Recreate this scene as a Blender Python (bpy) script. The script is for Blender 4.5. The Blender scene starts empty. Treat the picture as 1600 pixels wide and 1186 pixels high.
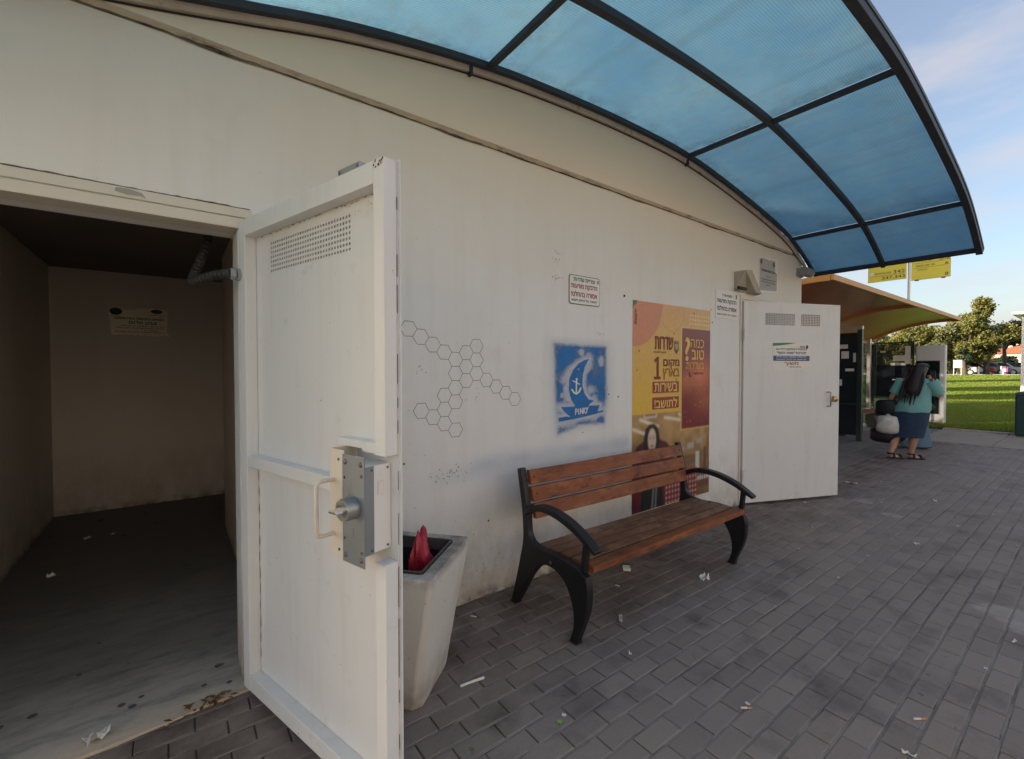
import bpy, bmesh, math, random
import numpy as np
from mathutils import Vector, Matrix

random.seed(7)
rng = np.random.default_rng(7)
scene = bpy.context.scene
col = scene.collection
R = math.radians

# ------------------------------------------------------------------ camera
cam_d = bpy.data.cameras.new('camera')
cam_d.sensor_width = 36.0
cam_d.lens = 36.0 * 705.0 / 1600.0
cam_d.clip_start = 0.05
cam_d.clip_end = 2000.0
cam = bpy.data.objects.new('camera', cam_d)
col.objects.link(cam)
cam.location = (0, 0, 1.55)
pitch = math.atan(15 / 705.0)
fw = Vector((0.6 * math.cos(pitch), 0.8 * math.cos(pitch), -math.sin(pitch)))
cam.rotation_euler = fw.to_track_quat('-Z', 'Y').to_euler()
scene.camera = cam

# ------------------------------------------------------------------ sky, sun, exposure
SUN_EL, SUN_AZ = R(13), math.atan2(-0.8, 0.6)
world = bpy.data.worlds.new('World')
scene.world = world
world.use_nodes = True
wn, wl = world.node_tree.nodes, world.node_tree.links
bg = wn['Background']
sky = wn.new('ShaderNodeTexSky')
sky.sky_type = 'NISHITA'
sky.sun_disc = False
sky.sun_elevation = SUN_EL
sky.sun_rotation = SUN_AZ
sky.air_density = 1.0
sky.dust_density = 2.2
sky.ozone_density = 1.6
tc = wn.new('ShaderNodeTexCoord')
mp = wn.new('ShaderNodeMapping'); mp.inputs['Scale'].default_value = (1.6, 1.6, 6.0)
mp.inputs['Location'].default_value = (0.35, 0.1, 0.4)
wl.new(tc.outputs['Generated'], mp.inputs['Vector'])
cn = wn.new('ShaderNodeTexNoise'); cn.inputs['Scale'].default_value = 1.7
cn.inputs['Detail'].default_value = 7; cn.inputs['Roughness'].default_value = 0.55
wl.new(mp.outputs['Vector'], cn.inputs['Vector'])
cr = wn.new('ShaderNodeValToRGB')
cr.color_ramp.elements[0].position = 0.46; cr.color_ramp.elements[0].color = (0.16, 0.16, 0.16, 1)
cr.color_ramp.elements[1].position = 0.72; cr.color_ramp.elements[1].color = (0.75, 0.75, 0.75, 1)
wl.new(cn.outputs['Fac'], cr.inputs['Fac'])
mx = wn.new('ShaderNodeMix'); mx.data_type = 'RGBA'
mx.inputs[7].default_value = (3.0, 2.75, 2.7, 1)
wl.new(cr.outputs['Color'], mx.inputs[0]); wl.new(sky.outputs['Color'], mx.inputs[6])
wl.new(mx.outputs[2], bg.inputs['Color'])
bg.inputs['Strength'].default_value = 0.12

sun_d = bpy.data.lights.new('sun', 'SUN')
sun_d.energy = 4.5
sun_d.angle = R(0.6)
sun_d.color = (1.0, 0.87, 0.70)
sun = bpy.data.objects.new('sun', sun_d)
col.objects.link(sun)
to_sun = Vector((-0.8 * math.cos(SUN_EL), 0.6 * math.cos(SUN_EL), math.sin(SUN_EL)))
sun.rotation_euler = to_sun.to_track_quat('Z', 'Y').to_euler()
sun.location = (-20, 20, 15)

vs = scene.view_settings
vs.view_transform = 'Standard'; vs.look = 'None'; vs.gamma = 1; vs.use_curve_mapping = False
vs.exposure = 1.18
vs.use_white_balance = True
vs.white_balance_temperature = 6500
vs.white_balance_tint = 12
scene.cycles.max_bounces = 10
scene.cycles.diffuse_bounces = 6
scene.cycles.transparent_max_bounces = 16

# ------------------------------------------------------------------ node helpers
def nt_new(name):
    m = bpy.data.materials.new(name); m.use_nodes = True
    return m, m.node_tree.nodes, m.node_tree.links, m.node_tree.nodes['Principled BSDF']

def setin(l, sock, v):
    if isinstance(v, bpy.types.NodeSocket): l.new(v, sock)
    elif isinstance(v, (tuple, list)) and len(v) == 3 and sock.type == 'RGBA': sock.default_value = (*v, 1)
    else: sock.default_value = v

class G:
    """small node graph builder working on world position"""
    def __init__(s, name):
        s.m, s.n, s.l, s.b = nt_new(name)
        s.geo = s.n.new('ShaderNodeNewGeometry'); s.pos = s.geo.outputs['Position']
        s.sep = s.n.new('ShaderNodeSeparateXYZ'); s.l.new(s.pos, s.sep.inputs[0])
    def objpos(s):
        t = s.n.new('ShaderNodeTexCoord'); s.pos = t.outputs['Object']; s.l.new(s.pos, s.sep.inputs[0]); return s
    def noise(s, scale, vec=(1, 1, 1), detail=4, rough=0.55, off=(0, 0, 0)):
        mp = s.n.new('ShaderNodeMapping'); mp.inputs['Scale'].default_value = vec; mp.inputs['Location'].default_value = off
        s.l.new(s.pos, mp.inputs['Vector'])
        t = s.n.new('ShaderNodeTexNoise'); t.inputs['Scale'].default_value = scale
        t.inputs['Detail'].default_value = detail; t.inputs['Roughness'].default_value = rough
        s.l.new(mp.outputs[0], t.inputs['Vector']); return t.outputs['Fac']
    def ramp(s, f, a, b, lo=0.0, hi=1.0):
        t = s.n.new('ShaderNodeMapRange'); t.clamp = True
        t.inputs['From Min'].default_value = a; t.inputs['From Max'].default_value = b
        t.inputs['To Min'].default_value = lo; t.inputs['To Max'].default_value = hi
        s.l.new(f, t.inputs['Value']); return t.outputs[0]
    def math(s, op, a, b=0.0):
        t = s.n.new('ShaderNodeMath'); t.operation = op
        setin(s.l, t.inputs[0], a); setin(s.l, t.inputs[1], b); return t.outputs[0]
    def mix(s, f, a, b, mode='MIX'):
        t = s.n.new('ShaderNodeMix'); t.data_type = 'RGBA'; t.blend_type = mode
        setin(s.l, t.inputs[0], f); setin(s.l, t.inputs[6], a); setin(s.l, t.inputs[7], b); return t.outputs[2]
    def bump(s, h, strength=0.3, dist=0.01):
        t = s.n.new('ShaderNodeBump'); t.inputs['Strength'].default_value = strength; t.inputs['Distance'].default_value = dist
        s.l.new(h, t.inputs['Height']); s.l.new(t.outputs[0], s.b.inputs['Normal'])
    def done(s, colr, rough=0.6, metal=0.0, spec=0.4):
        setin(s.l, s.b.inputs['Base Color'], colr); setin(s.l, s.b.inputs['Roughness'], rough)
        s.b.inputs['Metallic'].default_value = metal; s.b.inputs['Specular IOR Level'].default_value = spec
        return s.m

MC = {}
def mat(name, c, rough=0.6, var=0.12, scale=5, bump=0.0, bscale=60, metal=0.0, dirt=None, dlo=0.55, dhi=0.75, dscale=7, spec=0.4):
    if name in MC: return MC[name]
    g = G(name)
    f = g.noise(scale)
    c0 = tuple(max(0, x * (1 - var)) for x in c); c1 = tuple(min(1, x * (1 + var)) for x in c)
    cc = g.mix(f, c0, c1)
    if dirt:
        cc = g.mix(g.ramp(g.noise(dscale, detail=8, rough=0.7, off=(3, 1, 2)), dlo, dhi), cc, dirt)
    if bump: g.bump(g.noise(bscale, detail=6), bump, 0.01)
    MC[name] = g.done(cc, rough, metal, spec)
    return MC[name]

def emboss_attr_mat(name, rough=0.45, alpha=False, spec=0.4):
    """flat print: colour comes from the point colours of the sheet"""
    m, n, l, b = nt_new(name)
    a = n.new('ShaderNodeAttribute'); a.attribute_name = 'ink'
    l.new(a.outputs['Color'], b.inputs['Base Color'])
    b.inputs['Roughness'].default_value = rough; b.inputs['Specular IOR Level'].default_value = spec
    if alpha: l.new(a.outputs['Alpha'], b.inputs['Alpha'])
    return m

# ------------------------------------------------------------------ mesh helpers
ORG = {}
def org_of(o): return ORG.get(o.name, Vector((0, 0, 0)))

def tag(o, label=None, cat=None, group=None, kind=None):
    if label: o['label'] = label
    if cat: o['category'] = cat
    if group: o['group'] = group
    if kind: o['kind'] = kind
    return o

def thing(name, label, cat, loc=(0, 0, 0), group=None):
    o = bpy.data.objects.new(name, None)
    o.empty_display_size = 0.1
    col.objects.link(o); o.location = loc; ORG[o.name] = Vector(loc)
    return tag(o, label, cat, group)

class MB:
    def __init__(s, T=None): s.v, s.f, s.T = [], [], T
    def add(s, vs, fs):
        k = len(s.v)
        for p in vs:
            p = Vector(p)
            s.v.append(s.T(p) if s.T else p)
        s.f += [tuple(i + k for i in f) for f in fs]
        return s
    def box(s, x0, x1, y0, y1, z0, z1):
        return s.add([(x0, y0, z0), (x1, y0, z0), (x1, y1, z0), (x0, y1, z0), (x0, y0, z1), (x1, y0, z1), (x1, y1, z1), (x0, y1, z1)],
                     [(0, 3, 2, 1), (4, 5, 6, 7), (0, 1, 5, 4), (1, 2, 6, 5), (2, 3, 7, 6), (3, 0, 4, 7)])
    def quad(s, a, b, c, d): return s.add([a, b, c, d], [(0, 1, 2, 3)])
    def tube(s, pts, r, n=10, caps=True, flat=None):
        pts = [Vector(p) for p in pts]; rings = []
        rs = r if isinstance(r, (list, tuple)) else [r] * len(pts)
        prev = None
        for i, p in enumerate(pts):
            t = (pts[min(i + 1, len(pts) - 1)] - pts[max(i - 1, 0)]).normalized()
            if prev is None:
                a = Vector((0, 0, 1)) if abs(t.z) < 0.9 else Vector((1, 0, 0))
                a = (a - t * a.dot(t)).normalized()
            else: a = (prev - t * prev.dot(t)).normalized()
            prev = a; b = t.cross(a)
            fa = flat or 1.0
            rings.append([p + a * math.cos(2 * math.pi * k / n) * rs[i] * fa + b * math.sin(2 * math.pi * k / n) * rs[i] for k in range(n)])
        return s.loft(rings, caps)
    def loft(s, rings, caps=True, closed=True):
        n = len(rings[0]); vs = [p for r in rings for p in r]; fs = []
        for i in range(len(rings) - 1):
            for k in range(n if closed else n - 1):
                fs.append((i * n + k, i * n + (k + 1) % n, (i + 1) * n + (k + 1) % n, (i + 1) * n + k))
        if caps and closed:
            fs.append(tuple(range(n))[::-1]); fs.append(tuple((len(rings) - 1) * n + k for k in range(n)))
        return s.add(vs, fs)
    def prism(s, outline, fn, d0, d1):
        """outline 2-D, fn(u, v, d) -> 3-D"""
        n = len(outline)
        vs = [fn(u, v, d0) for u, v in outline] + [fn(u, v, d1) for u, v in outline]
        fs = [tuple(range(n))[::-1], tuple(range(n, 2 * n))] + [(k, (k + 1) % n, n + (k + 1) % n, n + k) for k in range(n)]
        return s.add(vs, fs)
    def cyl(s, a, b, r, n=16): return s.tube([a, b], r, n)
    def build(s, name, m, parent=None, org=None, bevel=0, smooth=None, seg=2, label=None, fix=True):
        me = bpy.data.meshes.new(name)
        o3 = org_of(parent) if parent else Vector(org or (0, 0, 0))
        me.from_pydata([tuple(p - o3) for p in s.v], [], s.f)
        if fix:
            b = bmesh.new(); b.from_mesh(me); bmesh.ops.recalc_face_normals(b, faces=b.faces); b.to_mesh(me); b.free()
        me.materials.append(m)
        o = bpy.data.objects.new(name, me); col.objects.link(o)
        ORG[o.name] = o3
        if parent: o.parent = parent
        else: o.location = o3
        if smooth is not None:
            me.polygons.foreach_set('use_smooth', [True] * len(me.polygons))
            me.set_sharp_from_angle(angle=R(smooth))
        if bevel:
            md = o.modifiers.new('bevel', 'BEVEL'); md.width = bevel; md.segments = seg; md.limit_method = 'ANGLE'; md.angle_limit = R(35)
            md.harden_normals = False
        if label: o['label'] = label
        return o

def struct(o): o['kind'] = 'structure'; return o

def wall_cells(xs, zs, solid, y0, y1, mb):
    """slab between y0 (front) and y1 with openings; solid(i, j) tells which cells are filled"""
    nx, nz = len(xs) - 1, len(zs) - 1
    S = lambda i, j: 0 <= i < nx and 0 <= j < nz and solid(i, j)
    for i in range(nx):
        for j in range(nz):
            if not S(i, j): continue
            a, b, c, d = xs[i], xs[i + 1], zs[j], zs[j + 1]
            mb.quad((a, y0, c), (b, y0, c), (b, y0, d), (a, y0, d))
            mb.quad((a, y1, c), (a, y1, d), (b, y1, d), (b, y1, c))
            if not S(i - 1, j): mb.quad((a, y0, c), (a, y0, d), (a, y1, d), (a, y1, c))
            if not S(i + 1, j): mb.quad((b, y0, c), (b, y1, c), (b, y1, d), (b, y0, d))
            if not S(i, j - 1): mb.quad((a, y0, c), (a, y1, c), (b, y1, c), (b, y0, c))
            if not S(i, j + 1): mb.quad((a, y0, d), (b, y0, d), (b, y1, d), (a, y1, d))

HEB = lambda t: t[::-1]
from mathutils.geometry import tessellate_polygon, interpolate_bezier
def text_mb(body, height, width=None, bold=0.0, align='CENTER', shear=0.0, zbase=0.0):
    """flat letters, each stroke contour filled on its own: (x, y, layer) verts and faces; height is the overall height"""
    cu = bpy.data.curves.new('t', 'FONT'); cu.body = body; cu.size = 1.0; cu.shear = shear
    o = bpy.data.objects.new('t', cu); col.objects.link(o)
    dg = bpy.context.evaluated_depsgraph_get(); dg.update()
    cv = o.evaluated_get(dg).to_curve(dg)
    polys = []
    for sp in cv.splines:
        bp = sp.bezier_points; pts = []
        if len(bp):
            for k in range(len(bp)):
                p, q = bp[k], bp[(k + 1) % len(bp)]
                straight = (p.handle_right - p.co).length < 1e-5 and (q.handle_left - q.co).length < 1e-5
                ip = [p.co.copy()] if straight else interpolate_bezier(p.co, p.handle_right, q.handle_left, q.co, 5)[:-1]
                pts += [Vector((v.x, v.y)) for v in ip]
        else: pts = [Vector((v.co.x, v.co.y)) for v in sp.points]
        cl = [pts[0]] if pts else []
        for p in pts[1:]:
            if (p - cl[-1]).length > 1e-4: cl.append(p)
        if len(cl) > 2 and (cl[0] - cl[-1]).length < 1e-4: cl.pop()
        if len(cl) > 2: polys.append(cl)
    o.to_curve_clear(); bpy.data.objects.remove(o); bpy.data.curves.remove(cu)
    if not polys: return np.zeros((0, 3)), []
    area = lambda P: sum(P[k - 1].x * P[k].y - P[k].x * P[k - 1].y for k in range(len(P))) / 2
    ar = [area(P) for P in polys]; sg = 1 if ar[int(np.argmax(np.abs(ar)))] > 0 else -1
    inside = lambda p, P: sum(((P[k - 1].y > p.y) != (P[k].y > p.y)) and (p.x < (P[k - 1].x - P[k].x) * (p.y - P[k].y) / (P[k - 1].y - P[k].y) + P[k].x) for k in range(len(P))) % 2 == 1
    V, F = [], []
    for i, P in enumerate(polys):
        if any(j != i and ar[j] * ar[i] < 0 and abs(ar[j]) > abs(ar[i]) and inside(P[0], Q) for j, Q in enumerate(polys)): continue
        loops = [P] + [Q for j, Q in enumerate(polys) if ar[j] * ar[i] < 0 and abs(ar[j]) < abs(ar[i]) and inside(Q[0], P)]
        flat = [p for L in loops for p in L]; k0 = len(V)
        V += [(p.x, p.y, i % 3) for p in flat]
        for t in tessellate_polygon([[Vector((p.x, p.y, 0)) for p in L] for L in loops]): F.append(tuple(k0 + q for q in t))
    v = np.array(V); lo, hi = v.min(0), v.max(0)
    sy = height / (hi[1] - lo[1]); sx = (width / (hi[0] - lo[0])) if width else sy
    v[:, 1] = (v[:, 1] - lo[1]) * sy
    cx = {'CENTER': (lo[0] + hi[0]) / 2, 'LEFT': lo[0], 'RIGHT': hi[0]}[align]
    v[:, 0] = (v[:, 0] - cx) * sx
    return v, F

def letters(body, height, fn, m, parent, width=None, bold=0.0, align='CENTER', shear=0.0, name='lettering'):
    v, f = text_mb(body, height, width, bold, align, shear)
    mb = MB(); o0 = Vector(fn(0, 0)); nrm = (Vector(fn(1, 0)) - o0).cross(Vector(fn(0, 1)) - o0).normalized()
    e_ = .022 if bold < .011 else .036
    offs = [(0, 0)] if bold <= 0 else [(0, 0), (-e_, 0), (e_, 0), (0, e_), (0, -e_)]
    for q, (ax, ay) in enumerate(offs): mb.add([Vector(fn(float(x) + ax * height, float(y) + ay * height)) + nrm * (.00006 * (q * 3 + ly_)) for x, y, ly_ in v], f)
    return mb.build(name, m, parent, fix=False)

def grid_sheet(name, W, Hh, nx, nz, place, rgba, m, parent):
    """sheet of nx x nz points, place(u, v) -> 3-D, rgba array (nz, nx, 4)"""
    us = np.linspace(0, W, nx); vs_ = np.linspace(0, Hh, nz)
    o3 = org_of(parent)
    me = bpy.data.meshes.new(name)
    pts = [tuple(Vector(place(u, v)) - o3) for v in vs_ for u in us]
    fs = [(j * nx + i, j * nx + i + 1, (j + 1) * nx + i + 1, (j + 1) * nx + i) for j in range(nz - 1) for i in range(nx - 1)]
    me.from_pydata(pts, [], fs)
    a = me.attributes.new('ink', 'FLOAT_COLOR', 'POINT')
    a.data.foreach_set('color', rgba.astype(np.float32).reshape(-1))
    me.materials.append(m)
    o = bpy.data.objects.new(name, me); col.objects.link(o); o.parent = parent; ORG[o.name] = o3
    return o

def poly_sd(px, py, poly):
    """signed distance (negative inside) of points to a polygon"""
    poly = np.array(poly, float); d = np.full(px.shape, 1e9); ins = np.zeros(px.shape, bool)
    for k in range(len(poly)):
        a, b = poly[k], poly[(k + 1) % len(poly)]
        e = b - a; wx, wy = px - a[0], py - a[1]
        t = np.clip((wx * e[0] + wy * e[1]) / (e @ e + 1e-12), 0, 1)
        d = np.minimum(d, np.hypot(wx - e[0] * t, wy - e[1] * t))
        c = ((a[1] <= py) & (b[1] > py)) | ((b[1] <= py) & (a[1] > py))
        with np.errstate(divide='ignore', invalid='ignore'):
            xi = a[0] + (py - a[1]) / (b[1] - a[1] + 1e-12) * e[0]
        ins ^= c & (px < xi)
    return np.where(ins, -d, d)
def seg_d(px, py, a, b):
    a, b = np.array(a, float), np.array(b, float); e = b - a; wx, wy = px - a[0], py - a[1]
    t = np.clip((wx * e[0] + wy * e[1]) / (e @ e + 1e-12), 0, 1)
    return np.hypot(wx - e[0] * t, wy - e[1] * t)
sstep = lambda x, a, b: (lambda t: t * t * (3 - 2 * t))(np.clip((x - a) / (b - a), 0, 1))
def vnoise(shape, cells, seed):
    r = np.random.default_rng(seed); g = r.random((cells[0] + 2, cells[1] + 2))
    y = np.linspace(0, cells[0], shape[0]); x = np.linspace(0, cells[1], shape[1])
    yi, xi = y.astype(int), x.astype(int); fy, fx = (y - yi)[:, None], (x - xi)[None, :]
    fy = fy * fy * (3 - 2 * fy); fx = fx * fx * (3 - 2 * fx)
    A = g[yi][:, xi]; B = g[yi][:, xi + 1]; Cc = g[yi + 1][:, xi]; D = g[yi + 1][:, xi + 1]
    return (A * (1 - fx) + B * fx) * (1 - fy) + (Cc * (1 - fx) + D * fx) * fy

# ------------------------------------------------------------------ materials
def wall_paint(name, base, grime=True, warm=(0.50, 0.40, 0.27)):
    g = G(name)
    c = g.mix(g.noise(1.3, detail=6), tuple(x * 0.93 for x in base), tuple(min(1, x * 1.05) for x in base))
    streak = g.ramp(g.noise(3.2, (3.2, 3.2, 0.22), 6, 0.6), 0.5, 0.78)
    c = g.mix(g.math('MULTIPLY', streak, 0.16), c, warm)
    st2 = g.ramp(g.noise(9, (2.2, 2.2, 0.12), 5, 0.6, (4, 2, 1)), 0.6, 0.8)
    c = g.mix(g.math('MULTIPLY', st2, 0.07), c, (0.30, 0.28, 0.25))
    blot = g.ramp(g.noise(2.4, detail=9, rough=0.72, off=(7, 3, 5)), 0.56, 0.72)
    c = g.mix(g.math('MULTIPLY', blot, 0.22), c, (0.42, 0.37, 0.30))
    spk = g.ramp(g.noise(55, detail=3, rough=0.6, off=(1, 8, 2)), 0.735, 0.76)
    c = g.mix(g.math('MULTIPLY', spk, 0.6), c, (0.16, 0.13, 0.10))
    warm_bounce = g.ramp(g.math('ADD', g.sep.outputs['Z'], g.math('MULTIPLY', g.noise(1.1, (1, 1, .6), 5, .6, (5, 5, 1)), .9)), 2.45, 3.75)  # warm bounced light painted into the colour, stronger with height
    c = g.mix(g.math('MULTIPLY', warm_bounce, .9), c, (0.70, 0.60, 0.46), 'MIX')
    if grime:
        low = g.ramp(g.sep.outputs['Z'], 0.75, 0.0)
        lown = g.math('MULTIPLY', low, g.ramp(g.noise(5, (1, 1, 0.6), 8, 0.7, (2, 2, 2)), 0.30, 0.7))
        c = g.mix(g.math('MULTIPLY', lown, 0.85), c, (0.30, 0.22, 0.15))
        foot = g.math('MULTIPLY', g.ramp(g.sep.outputs['Z'], 0.09, 0.0), g.ramp(g.noise(14, detail=6), 0.35, 0.6))
        c = g.mix(foot, c, (0.11, 0.085, 0.065))
    h = g.math('ADD', g.math('MULTIPLY', g.noise(120, detail=3), 0.25), g.noise(9, detail=5))
    g.bump(h, 0.38, 0.008)
    return g.done(c, 0.62, spec=0.3)

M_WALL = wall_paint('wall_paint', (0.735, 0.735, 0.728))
M_GABLE = wall_paint('gable_paint', (0.76, 0.675, 0.545), False)
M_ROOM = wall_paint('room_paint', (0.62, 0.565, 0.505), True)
M_STEEL_W = None
def door_paint(name, base):
    g = G(name).objpos()
    c = g.mix(g.noise(2.0, detail=6), tuple(x * 0.93 for x in base), tuple(min(1, x * 1.04) for x in base))
    st = g.ramp(g.noise(6, (1.6, 1.6, 0.18), 6, 0.6), 0.52, 0.8)
    c = g.mix(g.math('MULTIPLY', st, 0.22), c, (0.40, 0.36, 0.31))
    bl = g.ramp(g.noise(7, detail=8, rough=0.7, off=(5, 1, 1)), 0.60, 0.74)
    c = g.mix(g.math('MULTIPLY', bl, 0.36), c, (0.42, 0.38, 0.34))
    chip = g.ramp(g.noise(38, detail=4, rough=0.6, off=(2, 9, 4)), 0.725, 0.745)
    c = g.mix(g.math('MULTIPLY', chip, 0.8), c, (0.13, 0.075, 0.045))
    g.bump(g.noise(70, detail=3), 0.08, 0.004)
    return g.done(c, g.ramp(g.noise(12), 0.3, 0.7, 0.38, 0.55), spec=0.4)
M_DOOR = door_paint('door_enamel', (0.73, 0.735, 0.73))
M_DOOR2 = door_paint('door_enamel_grey', (0.69, 0.69, 0.685))
M_CREAM = door_paint('cream_enamel', (0.68, 0.62, 0.52))
M_FRAME = door_paint('frame_enamel', (0.64, 0.585, 0.50))
M_ZINC = mat('zinc_plate', (0.27, 0.30, 0.33), 0.40, 0.18, 4, 0.05, 80, 0.6, (0.16, 0.165, 0.17), 0.6, 0.8)
M_ZINC2 = mat('galvanised', (0.33, 0.34, 0.35), 0.38, 0.2, 20, 0.05, 80, 0.8)
M_CHROME = mat('chrome', (0.75, 0.76, 0.78), 0.12, 0.05, 20, metal=1.0)
M_BOLT = mat('bolt_steel', (0.16, 0.16, 0.17), 0.4, 0.2, 30, metal=0.7)
M_RUST = mat('rust', (0.15, 0.055, 0.022), 0.85, 0.5, 40, 0.4, 120)
M_DARK = mat('dark_rubber', (0.018, 0.017, 0.016), 0.8, 0.3, 20, 0.2)
M_CANFRAME = mat('canopy_steel', (0.030, 0.034, 0.042), 0.55, 0.35, 9, 0.15, 50, 0.0, (0.075, 0.06, 0.05), 0.58, 0.72)
M_BENCHIRON = mat('bench_iron', (0.012, 0.012, 0.014), 0.42, 0.3, 8, 0.12, 90, 0.0, (0.05, 0.045, 0.04), 0.66, 0.8)
M_CONC = mat('concrete', (0.36, 0.34, 0.31), 0.85, 0.16, 6, 0.35, 90, 0, (0.13, 0.12, 0.11), 0.56, 0.74)
M_SCREW = mat('dark_screw', (0.05, 0.045, 0.04), 0.5, 0.2, 30, metal=0.4)
M_WHITE = mat('white_plate', (0.72, 0.71, 0.67), 0.4, 0.06, 8, dirt=(0.45, 0.40, 0.33), dlo=0.6, dhi=0.8)
M_INK = mat('black_print', (0.02, 0.02, 0.022), 0.5, 0.2, 30)
M_REDINK = mat('red_print', (0.33, 0.02, 0.035), 0.5, 0.2, 30)
M_MAROON = mat('maroon_print', (0.17, 0.022, 0.020), 0.45, 0.12, 6)
M_YELPRINT = mat('yellow_print', (0.74, 0.46, 0.14), 0.45, 0.08, 6)
M_BROWNPRINT = mat('brown_print', (0.28, 0.12, 0.03), 0.45, 0.1, 6)
M_BLUEBAND = mat('blue_print', (0.05, 0.09, 0.24), 0.45, 0.08, 6)
M_GREENP = mat('green_print', (0.04, 0.22, 0.10), 0.45, 0.1, 6)
M_PAPER = mat('paper', (0.74, 0.72, 0.66), 0.6, 0.06, 12)

# ------------------------------------------------------------------ ground
def ground_mat():
    g = G('dry_ground')
    c = g.mix(g.noise(0.05, detail=6), (0.20, 0.17, 0.11), (0.10, 0.13, 0.05))
    g.bump(g.noise(3, detail=6), 0.3, 0.05)
    return g.done(c, 0.9)
g = MB(); g.quad((-500, -500, -0.06), (900, -500, -0.06), (900, 500, -0.06), (-500, 500, -0.06))
struct(g.build('ground', ground_mat(), fix=False))

def sand_mat():
    g = G('joint_sand')
    c = g.mix(g.noise(30, detail=6, rough=0.7), (0.34, 0.30, 0.265), (0.24, 0.21, 0.19))
    c = g.mix(g.ramp(g.noise(2.2, detail=6), 0.45, 0.65), c, (0.17, 0.15, 0.135))
    g.bump(g.noise(160, detail=4), 0.6, 0.004)
    return g.done(c, 0.95, spec=0.2)
PX0, PX1, PY0, PY1 = -1.6, 13.2, -4.0, 2.53
def paver_mat():
    g = G('paver_concrete')
    oi = g.n.new('ShaderNodeObjectInfo')
    rnd = g.math('FRACT', g.math('ADD', oi.outputs['Random'], g.geo.outputs['Random Per Island']))
    c = g.mix(rnd, (0.235, 0.195, 0.181), (0.305, 0.254, 0.228))
    c = g.mix(g.ramp(g.math('FRACT', g.math('MULTIPLY', rnd, 7.3)), 0.8, 1.0, 0, 0.3), c, (0.20, 0.155, 0.135))
    c = g.mix(g.math('MULTIPLY', g.ramp(g.noise(0.75, detail=5), 0.38, 0.68), 0.6), c, (0.315, 0.26, 0.215))
    c = g.mix(g.math('MULTIPLY', g.ramp(g.noise(2.6, detail=7, rough=0.65, off=(3, 1, 0)), 0.52, 0.70), 0.62), c, (0.095, 0.082, 0.077))
    c = g.mix(g.math('MULTIPLY', g.ramp(g.noise(14, detail=3, rough=0.5, off=(1, 5, 0)), 0.70, 0.74), 0.55), c, (0.055, 0.05, 0.05))
    c = g.mix(g.math('MULTIPLY', g.ramp(g.noise(190, detail=3), 0.5, 0.75), 0.35), c, (0.30, 0.275, 0.26))
    c = g.mix(g.math('MULTIPLY', g.ramp(g.noise(260, detail=2, off=(5, 2, 1)), 0.55, 0.7), 0.4), c, (0.08, 0.074, 0.072))
    # brown muck trodden in along the foot of the wall and under the bench
    wallside = g.math('MULTIPLY', g.ramp(g.sep.outputs['Y'], 1.45, 2.2), g.ramp(g.noise(3.2, detail=7, rough=0.7, off=(8, 2, 0)), 0.30, 0.66))
    c = g.mix(g.math('MULTIPLY', wallside, 0.85), c, (0.090, 0.056, 0.040))
    wob = g.n.new('ShaderNodeVectorMath'); wob.operation = 'MULTIPLY_ADD'
    nzv = g.n.new('ShaderNodeTexNoise'); nzv.inputs['Scale'].default_value = 9; nzv.inputs['Detail'].default_value = 6; g.l.new(g.pos, nzv.inputs['Vector'])
    g.l.new(nzv.outputs['Color'], wob.inputs[0]); wob.inputs[1].default_value = (.14, .14, 0); g.l.new(g.pos, wob.inputs[2])
    stn = g.noise(17, detail=9, rough=.78, off=(4, 6, 0))
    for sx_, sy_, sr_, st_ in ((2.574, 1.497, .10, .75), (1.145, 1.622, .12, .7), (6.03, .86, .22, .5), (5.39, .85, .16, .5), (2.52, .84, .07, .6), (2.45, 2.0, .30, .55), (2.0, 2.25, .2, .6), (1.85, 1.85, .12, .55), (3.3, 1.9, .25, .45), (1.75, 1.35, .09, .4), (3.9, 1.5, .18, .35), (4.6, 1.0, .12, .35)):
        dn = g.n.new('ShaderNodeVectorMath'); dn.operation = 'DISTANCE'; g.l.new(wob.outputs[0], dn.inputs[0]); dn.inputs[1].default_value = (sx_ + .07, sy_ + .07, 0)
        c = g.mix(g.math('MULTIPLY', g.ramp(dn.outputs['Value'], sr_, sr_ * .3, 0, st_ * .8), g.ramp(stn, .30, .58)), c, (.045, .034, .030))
    for sx_, sy_, sr_ in ((4.214, .376, .16), (4.05, .30, .10), (6.5, 1.75, .12), (6.1, 1.4, .1)):
        dn = g.n.new('ShaderNodeVectorMath'); dn.operation = 'DISTANCE'; g.l.new(wob.outputs[0], dn.inputs[0]); dn.inputs[1].default_value = (sx_ + .07, sy_ + .07, 0)
        c = g.mix(g.ramp(dn.outputs['Value'], sr_, sr_ * .7, 0, .55), c, (.42, .40, .37))
    g.bump(g.math('ADD', g.noise(240, detail=3), g.math('MULTIPLY', g.noise(22, detail=4), 0.9)), 0.6, 0.005)
    return g.done(c, g.ramp(g.noise(4), 0.3, 0.7, 0.66, 0.85), spec=0.3)
M_PAVER = paver_mat()
g = MB(); g.quad((PX0, PY0, -0.010), (PX1, PY0, -0.010), (PX1, 2.60, -0.010), (PX0, 2.60, -0.010))
pavement = struct(g.build('pavement', mat('dark_joint', (.115, .100, .090), .95, .4, 25, .4, 80), fix=False))

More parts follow.
